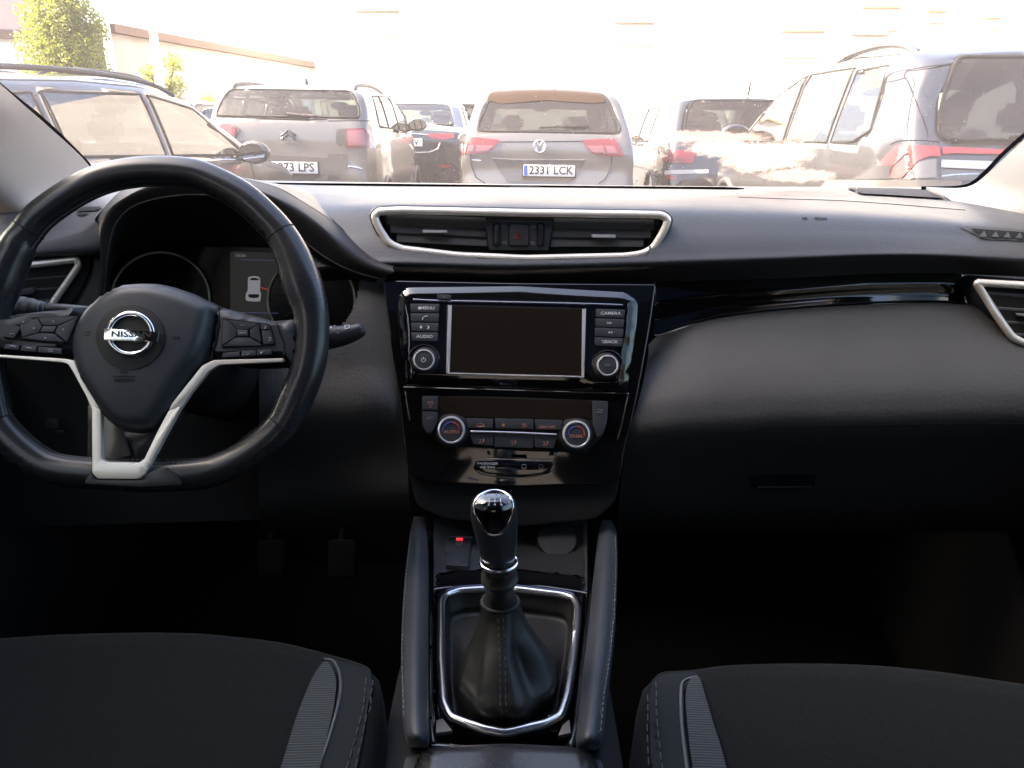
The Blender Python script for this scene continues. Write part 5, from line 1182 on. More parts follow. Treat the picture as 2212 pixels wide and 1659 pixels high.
tp = c(2, (975, 640), (1010, 590), (1090, 568), (1350, 560), (1600, 570), (1680, 590), (1725, 655)); 
px_panel(tig, 'painted_reflection', rnd(c(2, (972, 648), (990, 605), (1040, 575), (1110, 568), (1350, 562), (1600, 570), (1670, 584), (1715, 628), (1730, 660), (1640, 668), (1350, 648), (1060, 672)), 2), .012, mat('reflection_brown', (.035, .020, .010), .3, spec=.2), tig.rg)  # brown reflection across the top of the rear glass, put in as colour
for P, P2 in ((c(2, (840, 884), (905, 886), (1048, 902), (1050, 912), (1000, 970), (980, 985), (815, 992), (808, 985), (830, 900)), c(2, (855, 938), (890, 936), (880, 975), (845, 975))),
              (c(2, (1578, 905), (1700, 896), (1795, 896), (1850, 1000), (1840, 1008), (1770, 1006), (1640, 988)), c(2, (1730, 940), (1785, 942), (1810, 985), (1745, 985)))):
    l_ = px_panel(tig, 'tail_lamp', rnd(P, 2), .014, red_l, step=2.5); px_panel(tig, 'lamp_lens', P2, .018, pink_l, l_, step=2)
px_panel(tig, 'lamp_lens', c(2, (905, 936), (1010, 940), (975, 972), (900, 976)), .018, pink_l, step=2); px_panel(tig, 'lamp_lens', c(2, (1612, 942), (1715, 940), (1730, 985), (1650, 978)), .018, pink_l, step=2)
px_line(tig, 'tailgate_seam', c(2, (1050, 912), (1250, 912), (1580, 908)), .006, gap_m); px_line(tig, 'tailgate_seam', c(2, (866, 985), (868, 1060), (900, 1140), (960, 1180)), .006, gap_m); px_line(tig, 'tailgate_seam', c(2, (1775, 1005), (1765, 1080), (1730, 1150), (1690, 1180)), .006, gap_m)
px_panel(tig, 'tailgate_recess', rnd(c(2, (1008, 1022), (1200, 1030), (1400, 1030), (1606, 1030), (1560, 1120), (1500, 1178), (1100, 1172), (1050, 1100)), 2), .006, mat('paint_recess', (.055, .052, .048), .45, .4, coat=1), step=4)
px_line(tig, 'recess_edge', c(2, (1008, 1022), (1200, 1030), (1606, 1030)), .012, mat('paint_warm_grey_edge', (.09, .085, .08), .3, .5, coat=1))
plate_no(tig, '2331 LCK', .004, .865, -.035)
px_line(tig, 'bumper_reflector', c(2, (875, 1028), (935, 1034)), .01, chrome_m)
# badge: V over W in a ring
bo = near(tig.wb, *c(2, (1310, 940))[0], .012); BP = Pl(bo, (0, -1, .05)); bx, by = c(2, (1310, 941))[0]
rg_ = tube('badge_ring', [BP.at(bx+12.6*math.cos(a), by+13.2*math.sin(a), .004) for a in [2*math.pi*q/40 for q in range(40)]], .008, bright_m, tig.root, closed=True, seg=8)
tube('badge_letter', [BP.at(bx+x, by+y, .004) for x, y in ((-6, -11), (0, -1), (6, -11))], .006, bright_m, rg_, seg=6); tube('badge_letter', [BP.at(bx+x, by+y, .004) for x, y in ((-11, -5), (-5, 11), (0, 1), (5, 11), (11, -5))], .006, bright_m, rg_, seg=6)
wp = px_line(tig, 'rear_wiper', c(2, (1308, 828), (1420, 822), (1620, 820)), .012, black_m, off=.02)
tube('aerial', [tig.M @ V((.07, .62, 1.65)), tig.M @ V((.07, .60, 1.76))], .006, gap_m, tig.root)

# --- left car with chevron badge
cit = make_car('parked_car', 'brown-grey SUV with chevron badge and white roof, left of the middle car', (-2.27, 7.95, 0), 0,
    [(0, .30), (-.02, .50), (-.01, .80), (.02, .95), (.05, 1.20), (.09, 1.33), (.26, 1.53), (.29, 1.62), (.55, 1.665), (1.5, 1.685), (2.3, 1.655), (2.7, 1.57), (3.3, 1.22), (3.6, 1.12), (4.0, .98), (4.13, .78), (4.15, .35)],
    [(-.05, .86), (.05, .92), (.25, .98), (.5, 1), (3.2, 1), (3.8, .94), (4.15, .80)], .16, 1.20, paint('brown_grey', (.115, .105, .095)), 4.15, wb_=(.75, 3.35),
    side_win=[[(.60, 1.27), (1.15, 1.25), (1.15, 1.58), (.75, 1.57)], [(1.22, 1.25), (1.95, 1.23), (1.95, 1.60), (1.22, 1.59)], [(2.02, 1.23), (3.0, 1.22), (2.5, 1.52), (2.02, 1.60)]],
    rear_win=rnd([(-.72, 1.345), (.72, 1.345), (.68, 1.48), (.61, 1.60), (-.61, 1.60), (-.68, 1.48)], .05), front_win=[(-.68, 1.24), (.68, 1.24), (.6, 1.61), (-.6, 1.61)], W=.865, mirror=(2.85, 1.30), cap='clear', corner=.13)
for y0, z0, x0 in ((.55, 1.60, .62), (.55, 1.60, -.62)):
    q = [cit.M @ V((x0, .42, 1.60)), cit.M @ V((x0, .55, 1.655)), cit.M @ V((x0, 1.0, 1.685)), cit.M @ V((x0, 1.5, 1.69)), cit.M @ V((x0, 2.1, 1.655)), cit.M @ V((x0, 2.3, 1.59))]; tube('roof_rail', smooth(q, 24), .022, plas, cit.root, seg=8)
lathe('roof_fin', cit.M @ V((0, .95, 1.68)), (0, 0, 1), [(.03, 0), (.012, .06), (.0001, .075)], black_m, cit.root, 12)
l_ = px_panel(cit, 'tail_lamp', rnd(c(12, (705, 880), (760, 835), (860, 832), (930, 880), (950, 960), (930, 1010), (880, 1060), (800, 1010)), 3), .012, pink_l, step=2.5); px_panel(cit, 'lamp_lens', rnd(c(12, (890, 870), (935, 890), (940, 990), (885, 1020)), 2), .016, red_l, l_, step=2)
px_panel(cit, 'lamp_surround', rnd(c(12, (905, 840), (990, 890), (1000, 940), (960, 1010), (900, 1100), (880, 1060), (930, 1010), (950, 960), (935, 880)), 2), .010, plas, step=2.5)
px_panel(cit, 'lamp_surround', rnd(c(13, (130, 800), (240, 785), (270, 1050), (150, 1030), (110, 970), (112, 860)), 3), .010, plas, step=2.5)
l_ = px_panel(cit, 'tail_lamp', rnd(c(13, (235, 790), (500, 780), (545, 850), (570, 960), (610, 1020), (560, 1052), (270, 1050), (245, 960)), 4), .014, red_l, step=2.5); px_panel(cit, 'lamp_lens', rnd(c(13, (270, 815), (490, 810), (530, 1010), (285, 1020)), 3), .018, pink_l, l_, step=2)
px_line(cit, 'tailgate_seam', c(12, (880, 735), (1000, 740), (1600, 760), (2200, 768)), .006, gap_m); px_line(cit, 'tailgate_seam', c(13, (0, 676), (370, 672), (590, 676)), .005, gap_m)
px_panel(cit, 'lower_cladding', rnd(c(12, (1370, 1255), (2212, 1300), (2300, 1320), (2250, 1500), (2000, 1620), (1300, 1620)), 2), .006, plas, step=4)
px_panel(cit, 'bumper_panel', c(13, (0, 1130), (270, 1140), (275, 1330), (150, 1480), (0, 1490)), .007, plas, step=4)
px_line(cit, 'bumper_edge', c(13, (278, 1310), (400, 1320), (465, 1345)), .012, chrome_m)
plate_no(cit, '0973 LPS', .05, .865, -.03, fs=.082)
ch = mat('badge_dark', (.10, .10, .10), .25, metal=.8)
bo = near(cit.wb, *c(12, (1660, 970))[0], .012); BP = Pl(bo, (0, -1, .05))
for P in (((1575, 985), (1660, 915), (1755, 985)), ((1575, 1035), (1665, 965), (1750, 1035))): tube('chevron_badge', [BP.at(x, y, .006) for x, y in c(12, *P)], .013, ch, cit.root, seg=8)
text('CITRO\u00cbN', *c(12, (1665, 1086))[0], 3.6, BP, .004, mat('badge_letters', (.40, .25, .22), .4), cit.root, 1.6)
px_line(cit, 'rear_wiper', c(12, (1650, 700), (1800, 720), (2060, 735)), .014, mat('wiper_brown', (.06, .04, .04), .6), off=.02)
cit.body.data.materials.append(paint('white_roof', (.62, .62, .60), .25, 0))
for p in cit.body.data.polygons:
    q = cit.Mi @ p.center
    if q.z > 1.61 and q.y < 3.2: p.material_index = 2

# --- black saloon between them
sed = make_car('parked_car', 'black saloon seen from behind between the chevron car and the middle car', (-1.72, 12.5, gz(12.5)), 0,
    [(0, .30), (-.02, .55), (0, .95), (.04, 1.02), (.55, 1.06), (1.3, 1.40), (1.7, 1.46), (2.4, 1.45), (2.8, 1.36), (3.6, 1.02), (4.4, .85), (4.6, .6), (4.62, .35)],
    [(-.05, .86), (.06, .94), (.3, 1), (3.6, 1), (4.2, .94), (4.6, .78)], .20, 1.0, paint('black', (.020, .021, .024), .25, .3), 4.6, wb_=(.95, 3.7),
    side_win=[[(1.0, 1.08), (2.0, 1.06), (2.0, 1.36), (1.4, 1.34)], [(2.07, 1.06), (3.2, 1.05), (2.75, 1.30), (2.07, 1.37)]],
    rear_win=rnd([(-.66, 1.085), (.66, 1.085), (.52, 1.39), (-.52, 1.39)], .05), front_win=[(-.68, 1.08), (.68, 1.08), (.55, 1.36), (-.55, 1.36)], W=.88, mirror=(3.0, 1.05), cap='clear', corner=.09, sc=1.08)
l_ = px_panel(sed, 'tail_lamp', rnd(c(13, (1340, 870), (1560, 855), (1750, 860), (1740, 920), (1600, 940), (1440, 920)), 2), .012, red_l, step=2)
px_line(sed, 'chrome_strip', c(13, (1050, 845), (1350, 866), (1560, 870)), .012, chrome_m); px_line(sed, 'boot_lip', c(13, (1060, 720), (1400, 730), (1720, 790)), .018, chrome_m)
px_line(sed, 'bumper_crease', c(13, (1140, 1120), (1400, 1110), (1520, 1060), (1550, 980)), .012, mat('grey_edge', (.3, .3, .3), .4))
px_panel(sed, 'bumper_reflector', c(13, (1530, 1280), (1690, 1270), (1680, 1320), (1560, 1325)), .01, red_l, step=2)
plate_no(sed, '4718 ZV', .0, 1.0-.16, -.025, blue=True)
e_ = near(sed.wb, *c(13, (1600, 1435))[0], 0); lathe('exhaust_pipe', e_+V((0, -.04, 0)), (0, 1, 0), [(.055, 0), (.06, .0), (.06, .12), (.045, .12), (.045, .01), (.055, 0)], chrome_m, sed.root, 24)

# --- black SUV on the right
suv = make_car('parked_car', 'black SUV seen from behind through the dust splash, right of the middle car', (2.68, 9.05, 0), 0,
    [(0, .30), (-.02, .55), (0, .78), (.05, .84), (.06, 1.0), (.12, 1.08), (.40, 1.42), (.46, 1.54), (.8, 1.585), (1.7, 1.60), (2.5, 1.55), (2.9, 1.44), (3.5, 1.10), (3.7, 1.04), (4.3, .9), (4.45, .7), (4.5, .35)],
    [(-.05, .88), (.05, .94), (.25, .98), (.6, 1), (3.4, 1), (4.1, .95), (4.5, .80)], .20, 1.02, paint('black', (.020, .021, .024), .25, .3), 4.5,
    side_win=[[(1.42, 1.07), (2.2, 1.06), (2.2, 1.47), (1.42, 1.45)], [(2.28, 1.06), (3.3, 1.06), (2.75, 1.40), (2.28, 1.47)]],
    rear_win=rnd([(-.72, 1.17), (.72, 1.17), (.66, 1.35), (.60, 1.515), (-.60, 1.515), (-.66, 1.35)], .08), front_win=[(-.7, 1.14), (.7, 1.14), (.6, 1.5), (-.6, 1.5)], W=.92, mirror=(3.05, 1.10), corner=.13, sc=1.06)
plate_no(suv, '6052 KZB', .02, .84, -.03)
px_panel(suv, 'bumper_reflector', rnd(c(14, (860, 1300), (1060, 1330), (1060, 1390), (900, 1380)), 2), .01, red_l, step=2)
px_panel(suv, 'bumper_strip', rnd(c(14, (900, 1250), (1500, 1240), (1500, 1290), (900, 1310)), 2), .008, mat('grey_edge', (.3, .3, .3), .4), step=4)
tube('aerial', [suv.M @ V((.06, .62, 1.58)), suv.M @ V((.06, .58, 1.70))], .012, gap_m, suv.root)
for s in (-1, 1): suv.panel('tail_lamp', [(s*.62, .86), (s*.90, .86), (s*.90, 1.0), (s*.60, .98)], 'rear', .012, red_l)

# --- big silver SUV close on the right
sil = make_car('parked_car', 'grey SUV close by on the right with a red angular tail lamp', (3.09, 4.25, 0), 0,
    [(0, .30), (-.02, .55), (0, .80), (.04, .88), (.08, .98), (.14, 1.08), (.30, 1.38), (.34, 1.52), (.55, 1.60), (1.4, 1.64), (2.1, 1.60), (2.6, 1.47), (3.2, 1.16), (3.4, 1.09), (4.0, .98), (4.2, .75), (4.22, .35)],
    [(-.05, .86), (.05, .92), (.25, .975), (.5, 1), (3.2, 1), (3.9, .94), (4.22, .80)], .17, 1.05, paint('silver_blue', (.060, .060, .063), .3, .6), 4.22, wb_=(.8, 3.35),
    side_win=[[(.62, 1.16), (.80, 1.10), (1.12, 1.09), (1.12, 1.50), (.72, 1.50)], [(1.19, 1.09), (1.95, 1.08), (1.95, 1.53), (1.19, 1.52)], [(2.02, 1.08), (3.0, 1.08), (2.5, 1.43), (2.02, 1.53)]],
    rear_win=rnd([(-.70, 1.12), (.70, 1.12), (.66, 1.30), (.58, 1.52), (-.58, 1.52), (-.66, 1.30)], .07), front_win=[(-.68, 1.14), (.68, 1.14), (.6, 1.5), (-.6, 1.5)], W=.885, mirror=(2.85, 1.12), corner=.12, sc=1.10)
for P in (c(17, (1220, 145), (1140, 280), (1110, 330), (1150, 400), (1250, 650), (1315, 820), (1325, 930)), c(17, (1150, 285), (1350, 262), (1640, 205)), c(17, (835, 405), (1000, 380), (1110, 352)), c(17, (980, 965), (1060, 932), (1200, 926), (1330, 930), (1440, 940))):
    px_line(sil, 'body_seam', P, .0035, gap_m, sm=24)
l_ = px_panel(sil, 'tail_lamp', rnd(c(17, (1060, 970), (1420, 985), (1440, 1080), (1340, 1075), (1230, 1120), (1150, 1220), (1090, 1275), (990, 1270), (1010, 1180), (1090, 1110), (1170, 1020)), 4), .010, mat('lamp_red_bright', (.34, .03, .03), .2, coat=.6), step=4)
px_panel(sil, 'lamp_lens', rnd(c(17, (1050, 968), (1200, 975), (1120, 1060), (1020, 1160), (860, 1160)), 3), .009, pink_l, l_, step=4)
px_panel(sil, 'lamp_base', rnd(c(17, (840, 1165), (1010, 1165), (985, 1210), (1000, 1280), (640, 1285)), 3), .009, plas, l_, step=4)
px_panel(sil, 'lamp_bar', rnd(c(17, (1450, 990), (2060, 1020), (2030, 1060), (1560, 1050), (1455, 1060)), 3), .010, mat('lamp_red_bright', (.34, .03, .03), .2, coat=.6), step=4)
px_panel(sil, 'lower_lens', rnd(c(17, (1240, 1125), (1400, 1100), (1400, 1270), (1110, 1285)), 3), .008, mat('smoked_lens', (.12, .11, .10), .2, coat=1), step=4)
px_panel(sil, 'garnish', rnd(c(17, (1445, 1110), (1930, 1125), (1880, 1200), (1440, 1180)), 3), .010, mat('pale_garnish', (.42, .42, .41), .3, .4), step=4)
px_panel(sil, 'lower_tailgate', rnd(c(17, (1440, 1195), (1860, 1210), (1760, 1300), (1440, 1290)), 3), .006, mat('dark_tailgate', (.07, .07, .065), .4, .3, coat=1), step=5)
px_line(sil, 'garnish_edge', c(17, (1450, 1260), (1560, 1245), (1790, 1235)), .008, chrome_m)
px_panel(sil, 'bumper', rnd(c(17, (400, 1290), (1000, 1290), (1640, 1300), (1600, 1420), (300, 1420)), 3), .007, mat('bumper_plastic', (.10, .09, .08), .55), step=6)
lathe('roof_fin', sil.M @ V((.02, .50, 1.60)), (0, 0, 1), [(.09, 0), (.06, .03), (.02, .07), (.0001, .08)], sil.pm, sil.root, 16, sx=.5)
q = [sil.M @ V((-.66, .62, 1.56)), sil.M @ V((-.66, .8, 1.61)), sil.M @ V((-.66, 1.1, 1.635)), sil.M @ V((-.66, 1.5, 1.62)), sil.M @ V((-.66, 1.75, 1.57))]; tube('roof_rail', smooth(q, 20), .024, sil.pm, sil.root, seg=8)
px_panel(sil, 'spoiler', rnd(c(17, (870, 165), (1230, 140), (1620, 205), (1140, 275), (1000, 300), (900, 380)), 4), .004, sil.pm, step=8)
px_line(sil, 'rear_wiper', c(17, (2030, 915), (2212, 905)), .016, plas, off=.03)

# --- grey estate close on the left, turned a little to the right
a_head = -9
est = make_car('parked_car', 'grey estate close by on the left, side windows and right door mirror toward us', (-3.44, 3.35, 0), a_head,
    [(0, .30), (-.02, .55), (0, .85), (.10, 1.02), (.40, 1.42), (.6, 1.49), (1.5, 1.535), (2.1, 1.53), (2.55, 1.46), (3.2, 1.13), (3.4, 1.05), (4.1, .93), (4.38, .75), (4.42, .35)],
    [(-.05, .86), (.05, .92), (.25, .975), (.5, 1), (3.2, 1), (3.9, .94), (4.4, .78)], .20, 1.02, paint('estate_grey', (.055, .051, .049), .3, .5), 4.42, wb_=(.8, 3.5),
    side_win=[[(.55, 1.12), (1.05, 1.09), (1.05, 1.40), (.75, 1.38)], [(1.13, 1.08), (2.00, 1.06), (2.00, 1.43), (1.13, 1.41)], [(2.08, 1.06), (3.02, 1.04), (2.55, 1.36), (2.08, 1.43)]],
    rear_win=None, front_win=[(-.68, 1.12), (.68, 1.12), (.6, 1.42), (-.6, 1.42)], W=.90, mirror=(2.95, 1.06), cap='clear', corner=.12)
for s in (-1, 1):
    q = [est.M @ V((s*.66, .50, 1.44)), est.M @ V((s*.66, .65, 1.49)), est.M @ V((s*.66, 1.0, 1.525)), est.M @ V((s*.66, 1.6, 1.54)), est.M @ V((s*.66, 2.2, 1.515)), est.M @ V((s*.66, 2.5, 1.45))]; tube('roof_rail', smooth(q, 30), .016, plas, est.root, seg=8)
for P in ([(2.04, 1.02), (2.04, .5)], [(1.08, 1.02), (1.08, .5)], [(3.1, 1.0), (3.15, .5)]): est.line('door_seam', P, 'right', .004, gap_m)
est.line('chrome_strip', [(1.1, 1.035), (2.1, 1.02), (3.05, 1.0)], 'right', .012, chrome_m)
est.line('bonnet_seam', [(.66, 3.3), (.60, 4.1)], 'top', .004, gap_m); est.line('bonnet_seam', [(-.66, 3.3), (-.60, 4.1)], 'top', .004, gap_m)

# --- dark SUV behind the estate
bsu = make_car('parked_car', 'dark SUV with roof rails just behind the grey estate', (-5.4, 7.6, .04), -10,
    [(0, .30), (-.02, .55), (0, .95), (.10, 1.12), (.35, 1.55), (.6, 1.68), (1.5, 1.73), (2.2, 1.70), (2.6, 1.60), (3.3, 1.22), (3.5, 1.14), (4.2, 1.02), (4.4, .8), (4.45, .35)],
    [(-.05, .86), (.05, .92), (.25, .975), (.5, 1), (3.2, 1), (3.9, .94), (4.4, .78)], .19, 1.12, paint('dark_blue', (.06, .06, .065), .3, .5), 4.45, wb_=(.8, 3.5),
    side_win=[[(1.13, 1.18), (2.00, 1.16), (2.00, 1.60), (1.13, 1.58)], [(2.08, 1.16), (3.1, 1.14), (2.6, 1.50), (2.08, 1.60)]], front_win=[(-.68, 1.2), (.68, 1.2), (.6, 1.6), (-.6, 1.6)], W=.90, mirror=(3.0, 1.35), cap='clear', corner=.13)
for s in (-1, 1):
    q = [bsu.M @ V((s*.66, .5, 1.63)), bsu.M @ V((s*.66, .7, 1.71)), bsu.M @ V((s*.66, 1.1, 1.745)), bsu.M @ V((s*.66, 1.6, 1.75)), bsu.M @ V((s*.66, 2.1, 1.725)), bsu.M @ V((s*.66, 2.4, 1.65))]; tube('roof_rail', smooth(q, 30), .018, plas, bsu.root, seg=8)

# --- cars further off
def far_car(label, loc, rot, pm, W=.9, H=1.5, sc=1, lights=True, sal=False):
    k = make_car('parked_car', label, (loc[0], loc[1], gz(loc[1])), rot,
        [(0, .30), (-.02, .55), (0, .9), (.08, 1.0), (.35, H-.12), (.5, H-.04), (1.4, H), (2.2, H-.04), (2.6, H-.15), (3.2, 1.06), (4.0, .9), (4.2, .7), (4.22, .35)],
        [(-.05, .86), (.06, .93), (.3, 1), (3.4, 1), (3.9, .94), (4.2, .78)], .18, .98, pm, 4.2, wb_=(.8, 3.35),
        side_win=[[(.65, 1.06), (1.15, 1.04), (1.15, H-.14), (.8, H-.15)], [(1.22, 1.04), (1.95, 1.03), (1.95, H-.12), (1.22, H-.13)], [(2.02, 1.03), (3.0, 1.02), (2.5, H-.18), (2.02, H-.12)]],
        rear_win=rnd([(-.66, 1.04), (.66, 1.04), (.58, H-.14), (-.58, H-.14)], .06), front_win=[(-.66, 1.08), (.66, 1.08), (.58, H-.14), (-.58, H-.14)], W=W, mirror=(2.85, 1.05), sc=sc, corner=.1)
    for s in (-1, 1): k.panel('tail_lamp', rnd([(s*.58, .82), (s*.86, .82), (s*.86, .98), (s*.60, .96)], .03), 'rear', .012, red_l)
    k.panel('number_plate', [(-.26, .66), (.26, .66), (.26, .77), (-.26, .77)], 'rear', .012, plt_m)
    return k
far_car('pale blue hatchback with dark glass far behind the estate bonnet', (-4.0, 12.7), 0, paint('pale_blue', (.35, .40, .50), .3, .3), H=1.66)
far_car('small light car farthest left, seen over the estate roof edge', (-9.2, 19.5), -25, paint('pale_grey', (.5, .52, .56), .3, .3), H=1.45)
far_car('white car almost hidden behind the left shoulder of the middle car', (-1.2, 20.5), 8, paint('white', (.75, .75, .74), .3, 0), H=1.55)
far_car('white car with brown-tinted glass and red lamp right of the middle car', (3.0, 14.2), 2, paint('white', (.75, .75, .74), .3, 0), H=1.52)
far_car('white car partly hidden by the black SUV', (5.6, 18.2), 0, paint('white', (.75, .75, .74), .3, 0), H=1.55)

# ================================================================== BUILDINGS
wall_w = ramp_col(mat('white_render', (.78, .75, .70), .9, bump=('noise', 30, .2)), .8, (.72, .69, .64), (.84, .81, .77))
wall_p = ramp_col(mat('pink_render', (.44, .38, .34), .9, bump=('noise', 30, .2)), .8, (.40, .34, .30), (.48, .42, .37))
ramp_col(fabric_m, 300, (.0058, .0070, .0075), (.0098, .0116, .0124))
ramp_col(dash_m, 5, (.049, .051, .057), (.062, .063, .068))
ramp_col(dash2_m, 5, (.055, .053, .052), (.068, .066, .065))
fas_m = mat('brown_fascia', (.16, .105, .085), .8); shut_m = mat('ochre_awning', (.60, .42, .25), .8); wgl = mat('window_glass', (.62, .62, .62), .3)
def quad_box(name, A, B, z0, z1, dep, m, parent):
    """upright slab from A to B (plan points), extending away from the camera"""
    A = V((*A, 0)); B = V((*B, 0)); d = (B-A).normalized(); nn = V((-d.y, d.x, 0)); 
    if nn.dot(A) < 0: nn = -nn
    P = [A, B, B+nn*dep, A+nn*dep]; return mk(name, fan([p+V((0, 0, z1)) for p in P], [p+V((0, 0, z0)) for p in P], 0), m, parent, 0)
# long low building on the left, eaves running away to the right
def plan_at(px, py, z): p = pZ(px, py, z-EYE); return (p.x, p.y)
EV = 5.4; e0 = plan_at(*c(1, (690, 152))[0], EV); e1 = plan_at(*c(1, (2165, 431))[0], EV)
ll = thing('long_building', 'long low pale building with dark eaves line on the left', 'building', (e0[0], e0[1], 0))
quad_box('wall', e0, e1, 0, EV-.35, 8, wall_p, ll)
d_ = (V(e1)-V(e0)).normalized(); eo = V((d_.y, -d_.x))*.35
eo = -eo if eo.dot(V(e0)) > 0 else eo
quad_box('eaves', tuple(V(e0)+eo), tuple(V(e1)+eo), EV-.35, EV, 9, fas_m, ll)
quad_box('roof', tuple(V(e0)+eo*.5), tuple(V(e1)+eo*.5), EV, EV+.06, 8, wall_w, ll)
for t, wd, z0, z1 in ((.30, 1.3, .5, 2.6), (.42, 1.2, .5, 2.6), (.55, 1.6, 1.2, 2.6), (.66, 1.6, 1.2, 2.6), (.78, 1.6, 1.2, 2.6), (.15, 1.6, 1.2, 2.6)):
    a = V(e0).lerp(V(e1), t)-V((eo.x, eo.y))*-.1; b = a+d_*wd; w_ = quad_box('window', tuple(a), tuple(b), z0, z1, .3, mat('pale_shutter', (.45, .33, .28), .7), ll)
    quad_box('sill', tuple(a+eo*.25-d_*.1), tuple(b+eo*.25+d_*.1), z0-.1, z0, .3, wall_w, w_)
# block behind the big tree
t0 = plan_at(*c(1, (500, 150))[0], 7); 
tb_ = thing('corner_block', 'tall pale pink block with brown corner strip behind the round tree', 'building', (-19, 36, 0))
quad_box('wall', (-22.5, 33.2), (-18.9, 35.0), 0, 8.5, 6, wall_p, tb_); quad_box('corner_strip', (-18.9, 34.95), (-18.5, 35.15), 0, 8.5, 6.1, fas_m, tb_)
lb_ = thing('left_shed', 'white flat-roofed building with brown fascia at the far left edge', 'building', (-20, 29, 0))
quad_box('wall', (-34, 25), (-17.4, 30.2), 0, 4.1, 6, wall_w, lb_); quad_box('fascia', (-34.2, 24.8), (-17.3, 30.0), 4.1, 4.4, 6.4, fas_m, lb_)
# white apartment block across the middle and right
ap = thing('apartment_block', 'sunlit white apartment block filling the middle and right of the view', 'building', (8, 34, 0))
A0, A1 = (-10.2, 42.0), (34, 27.5)
quad_box('wall', A0, A1, 0, 19, 12, wall_w, ap)
APn = V((A1[1]-A0[1], -(A1[0]-A0[0]), 0)).normalized(); APl = Pl((A0[0], A0[1], 0), APn if APn.y < 0 else -APn)
def ap_window(P, lbl=None):
    xs = [p[0] for p in P]; ys = [p[1] for p in P]; x0, x1, y0, y1 = min(xs), max(xs), min(ys), max(ys)
    w_ = plate('window', rect(x0, y1, x1, y1+(x1-x0)*.55), APl, .02, .06, wgl, ap, 0); plate('sill', rect(x0-2, y1+(x1-x0)*.55, x1+2, y1+(x1-x0)*.55+2), APl, .02, .16, wall_w, w_, 0)
    plate('awning_box', rect(x0, y0, x1, y1), APl, .02, .30, shut_m, w_, .01)
for P in (c(2, (103, 48), (385, 70)), c(2, (1780, 120), (2040, 145)), c(3, (1165, 18), (1418, 46)), c(3, (1590, 26), (1716, 70)), c(3, (1946, 68), (2074, 114)), c(3, (640, 166), (935, 200)), c(3, (1100, 186), (1340, 222))): ap_window(P)
for x in (60, 130, 200): pass
# added out of view: left block shades the cabin, rear one shapes reflections
sb = thing('added_shade_block', 'tall unseen building added on the left to shade the car', 'building', (-17, -2, 0)); quad_box('wall', (-14, -14), (-14, 3.6), 0, 17, 8, wall_p, sb)
bb_ = thing('added_reflection_block', 'beige building added behind the car park to shape reflections', 'building', (0, -22, 0)); box('wall', -30, 24, -30, -20, 0, 8.5, ramp_col(mat('beige_render', (.45, .37, .28), .9), .8, (.40, .33, .25), (.48, .40, .31)), bb_, 0)
for k in range(7): box('window', -26+k*7, -23.4+k*7, -20.05, -19.95, 3.5, 5.2, mat('window_dark', (.04, .04, .045), .15), bb_, .01)
# lamp posts and low fence
for nm, lb, X_, zt in (('lamp_post', 'slim white lamp post left of the big tree gap', 1025, 60), ('lamp_post', 'slim white lamp post close to the round tree', 728, 20)):
    x_, y_ = c(1, (X_, 480))[0]; p = pY(x_, y_, 19.5); tag(tube(nm, [V((p.x, 19.5, gz(19.5))), V((p.x-.02, 19.5, 3.2)), V((p.x-.03, 19.5, 7.5))], [.11, .09, .06], mat('white_paint', (.8, .8, .8), .5), None, seg=12), lb, 'lamp post', 'white lamp posts')
fe = thing('fence', 'low white railing at the foot of the long building', 'fence', (-12, 28, 0))
for k in range(9): box('post', -17+k*1.6, -16.93+k*1.6, 27.5, 27.57, .4, 1.75, mat('white_paint', (.8, .8, .8), .5), fe, 0)
for z in (1.0, 1.7): box('rail', -17.2, -4, 27.49, 27.58, z, z+.06, mat('white_paint', (.8, .8, .8), .5), fe, 0)

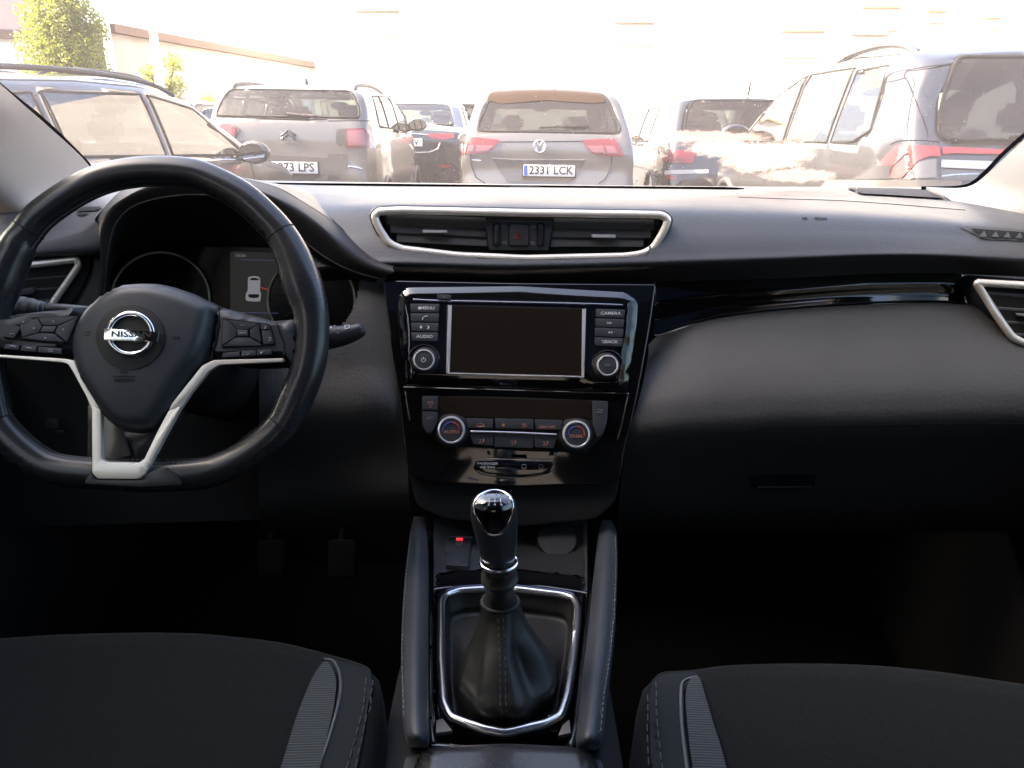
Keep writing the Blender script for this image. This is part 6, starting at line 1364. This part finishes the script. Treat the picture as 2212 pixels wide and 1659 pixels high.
# ================================================================== TREES
def tree(name, label, base, blobs, n, leaf, catg='tree', cols=((.10, .14, .02), (.20, .22, .04)), trunk_h=2, seed=1):
    rn = random.Random(seed); t = thing(name, label, catg, base, 'green trees and bushes in front of the long building')
    b = V(base); bm = bmesh.new(); bark = mat('bark', (.10, .07, .05), .9, bump=('noise', 40, .6))
    top_ = b+V((0, 0, trunk_h)); tube_bm([b, b.lerp(top_, .5)+V((.05, 0, 0)), top_], [.16, .13, .10], seg=8, bm=bm)
    for cx_, cz_, cy_, r_ in blobs: tube_bm([top_-V((0, 0, .2)), (top_+V((cx_, cy_, cz_))+b)/2, b+V((cx_, cy_, cz_))], [.08, .05, .02], seg=6, bm=bm)
    mk('trunk', bm, bark, t, 60)
    lm = mat('leaf_green', cols[0], .55); 
    if not lm.get('done'):
        ramp_col(lm, 3.0, cols[0], cols[1], 4); lm['done'] = 1
        N = lm.node_tree.nodes; bs_ = N['Principled BSDF']; tl = N.new('ShaderNodeBsdfTranslucent'); tl.inputs[0].default_value = (.30, .34, .04, 1); mx = N.new('ShaderNodeMixShader'); mx.inputs[0].default_value = .35
        lm.node_tree.links.new(bs_.outputs[0], mx.inputs[1]); lm.node_tree.links.new(tl.outputs[0], mx.inputs[2]); lm.node_tree.links.new(mx.outputs[0], N['Material Output'].inputs[0])
    bm = bmesh.new(); tot = sum(q[3]**2 for q in blobs)
    for cx_, cz_, cy_, r_ in blobs:
        for _ in range(int(n*r_*r_/tot)):
            d = V((rn.gauss(0, 1), rn.gauss(0, 1), rn.gauss(0, 1))).normalized(); q = r_*(rn.random()**.45)*(1+.22*math.sin(7*d.x+3*d.z)*math.cos(6*d.y+2)); p = b+V((cx_, cy_, cz_))+d*q
            u = V((rn.gauss(0, 1), rn.gauss(0, 1), rn.gauss(0, .6))).normalized()*leaf*rn.uniform(.6, 1.3); v_ = u.orthogonal().normalized()*leaf*.45
            v_.rotate(Matrix.Rotation(rn.random()*6.3, 3, u))
            bm.faces.new([bm.verts.new(p-u*.5), bm.verts.new(p+v_*.5), bm.verts.new(p+u*.5), bm.verts.new(p-v_*.5)])
    mk('crown', bm, lm, t, 0); return t
p = pY(137, 140, 17.0); bx_ = (p.x, 17.0, .3)
tree('tree', 'bushy bright green round tree at the upper left', bx_, [(0, 2.1, 0, .62), (-.48, 2.4, .1, .5), (.45, 2.3, 0, .5), (0, 2.9, 0, .6), (-.45, 3.0, .2, .42), (.35, 3.2, 0, .45), (-.1, 3.6, .1, .42), (.55, 2.8, .2, .38), (-.6, 1.8, 0, .36), (.6, 1.75, .1, .36), (-.5, 3.7, 0, .2), (-.02, 4.1, 0, .32), (.3, 3.8, 0, .3)], 15000, .085, seed=3)
p = pY(346, 145, 24.0); tree('tree', 'small low green tree behind the slim lamp post', (p.x, 24, .44), [(0, 1.7, 0, .40), (-.3, 2.2, 0, .30), (.35, 1.9, 0, .35), (.4, 2.5, 0, .28), (.3, 1.3, 0, .4)], 1600, .12, 'tree', trunk_h=1.2, seed=5)
p = pY(443, 148, 27.0); tree('bush', 'tiny faint bush by the far railing', (p.x, 27, .44), [(0, 1.5, 0, .35), (.4, 1.2, 0, .3), (-.3, 1.1, 0, .3)], 700, .12, 'bush', trunk_h=.6, seed=8)
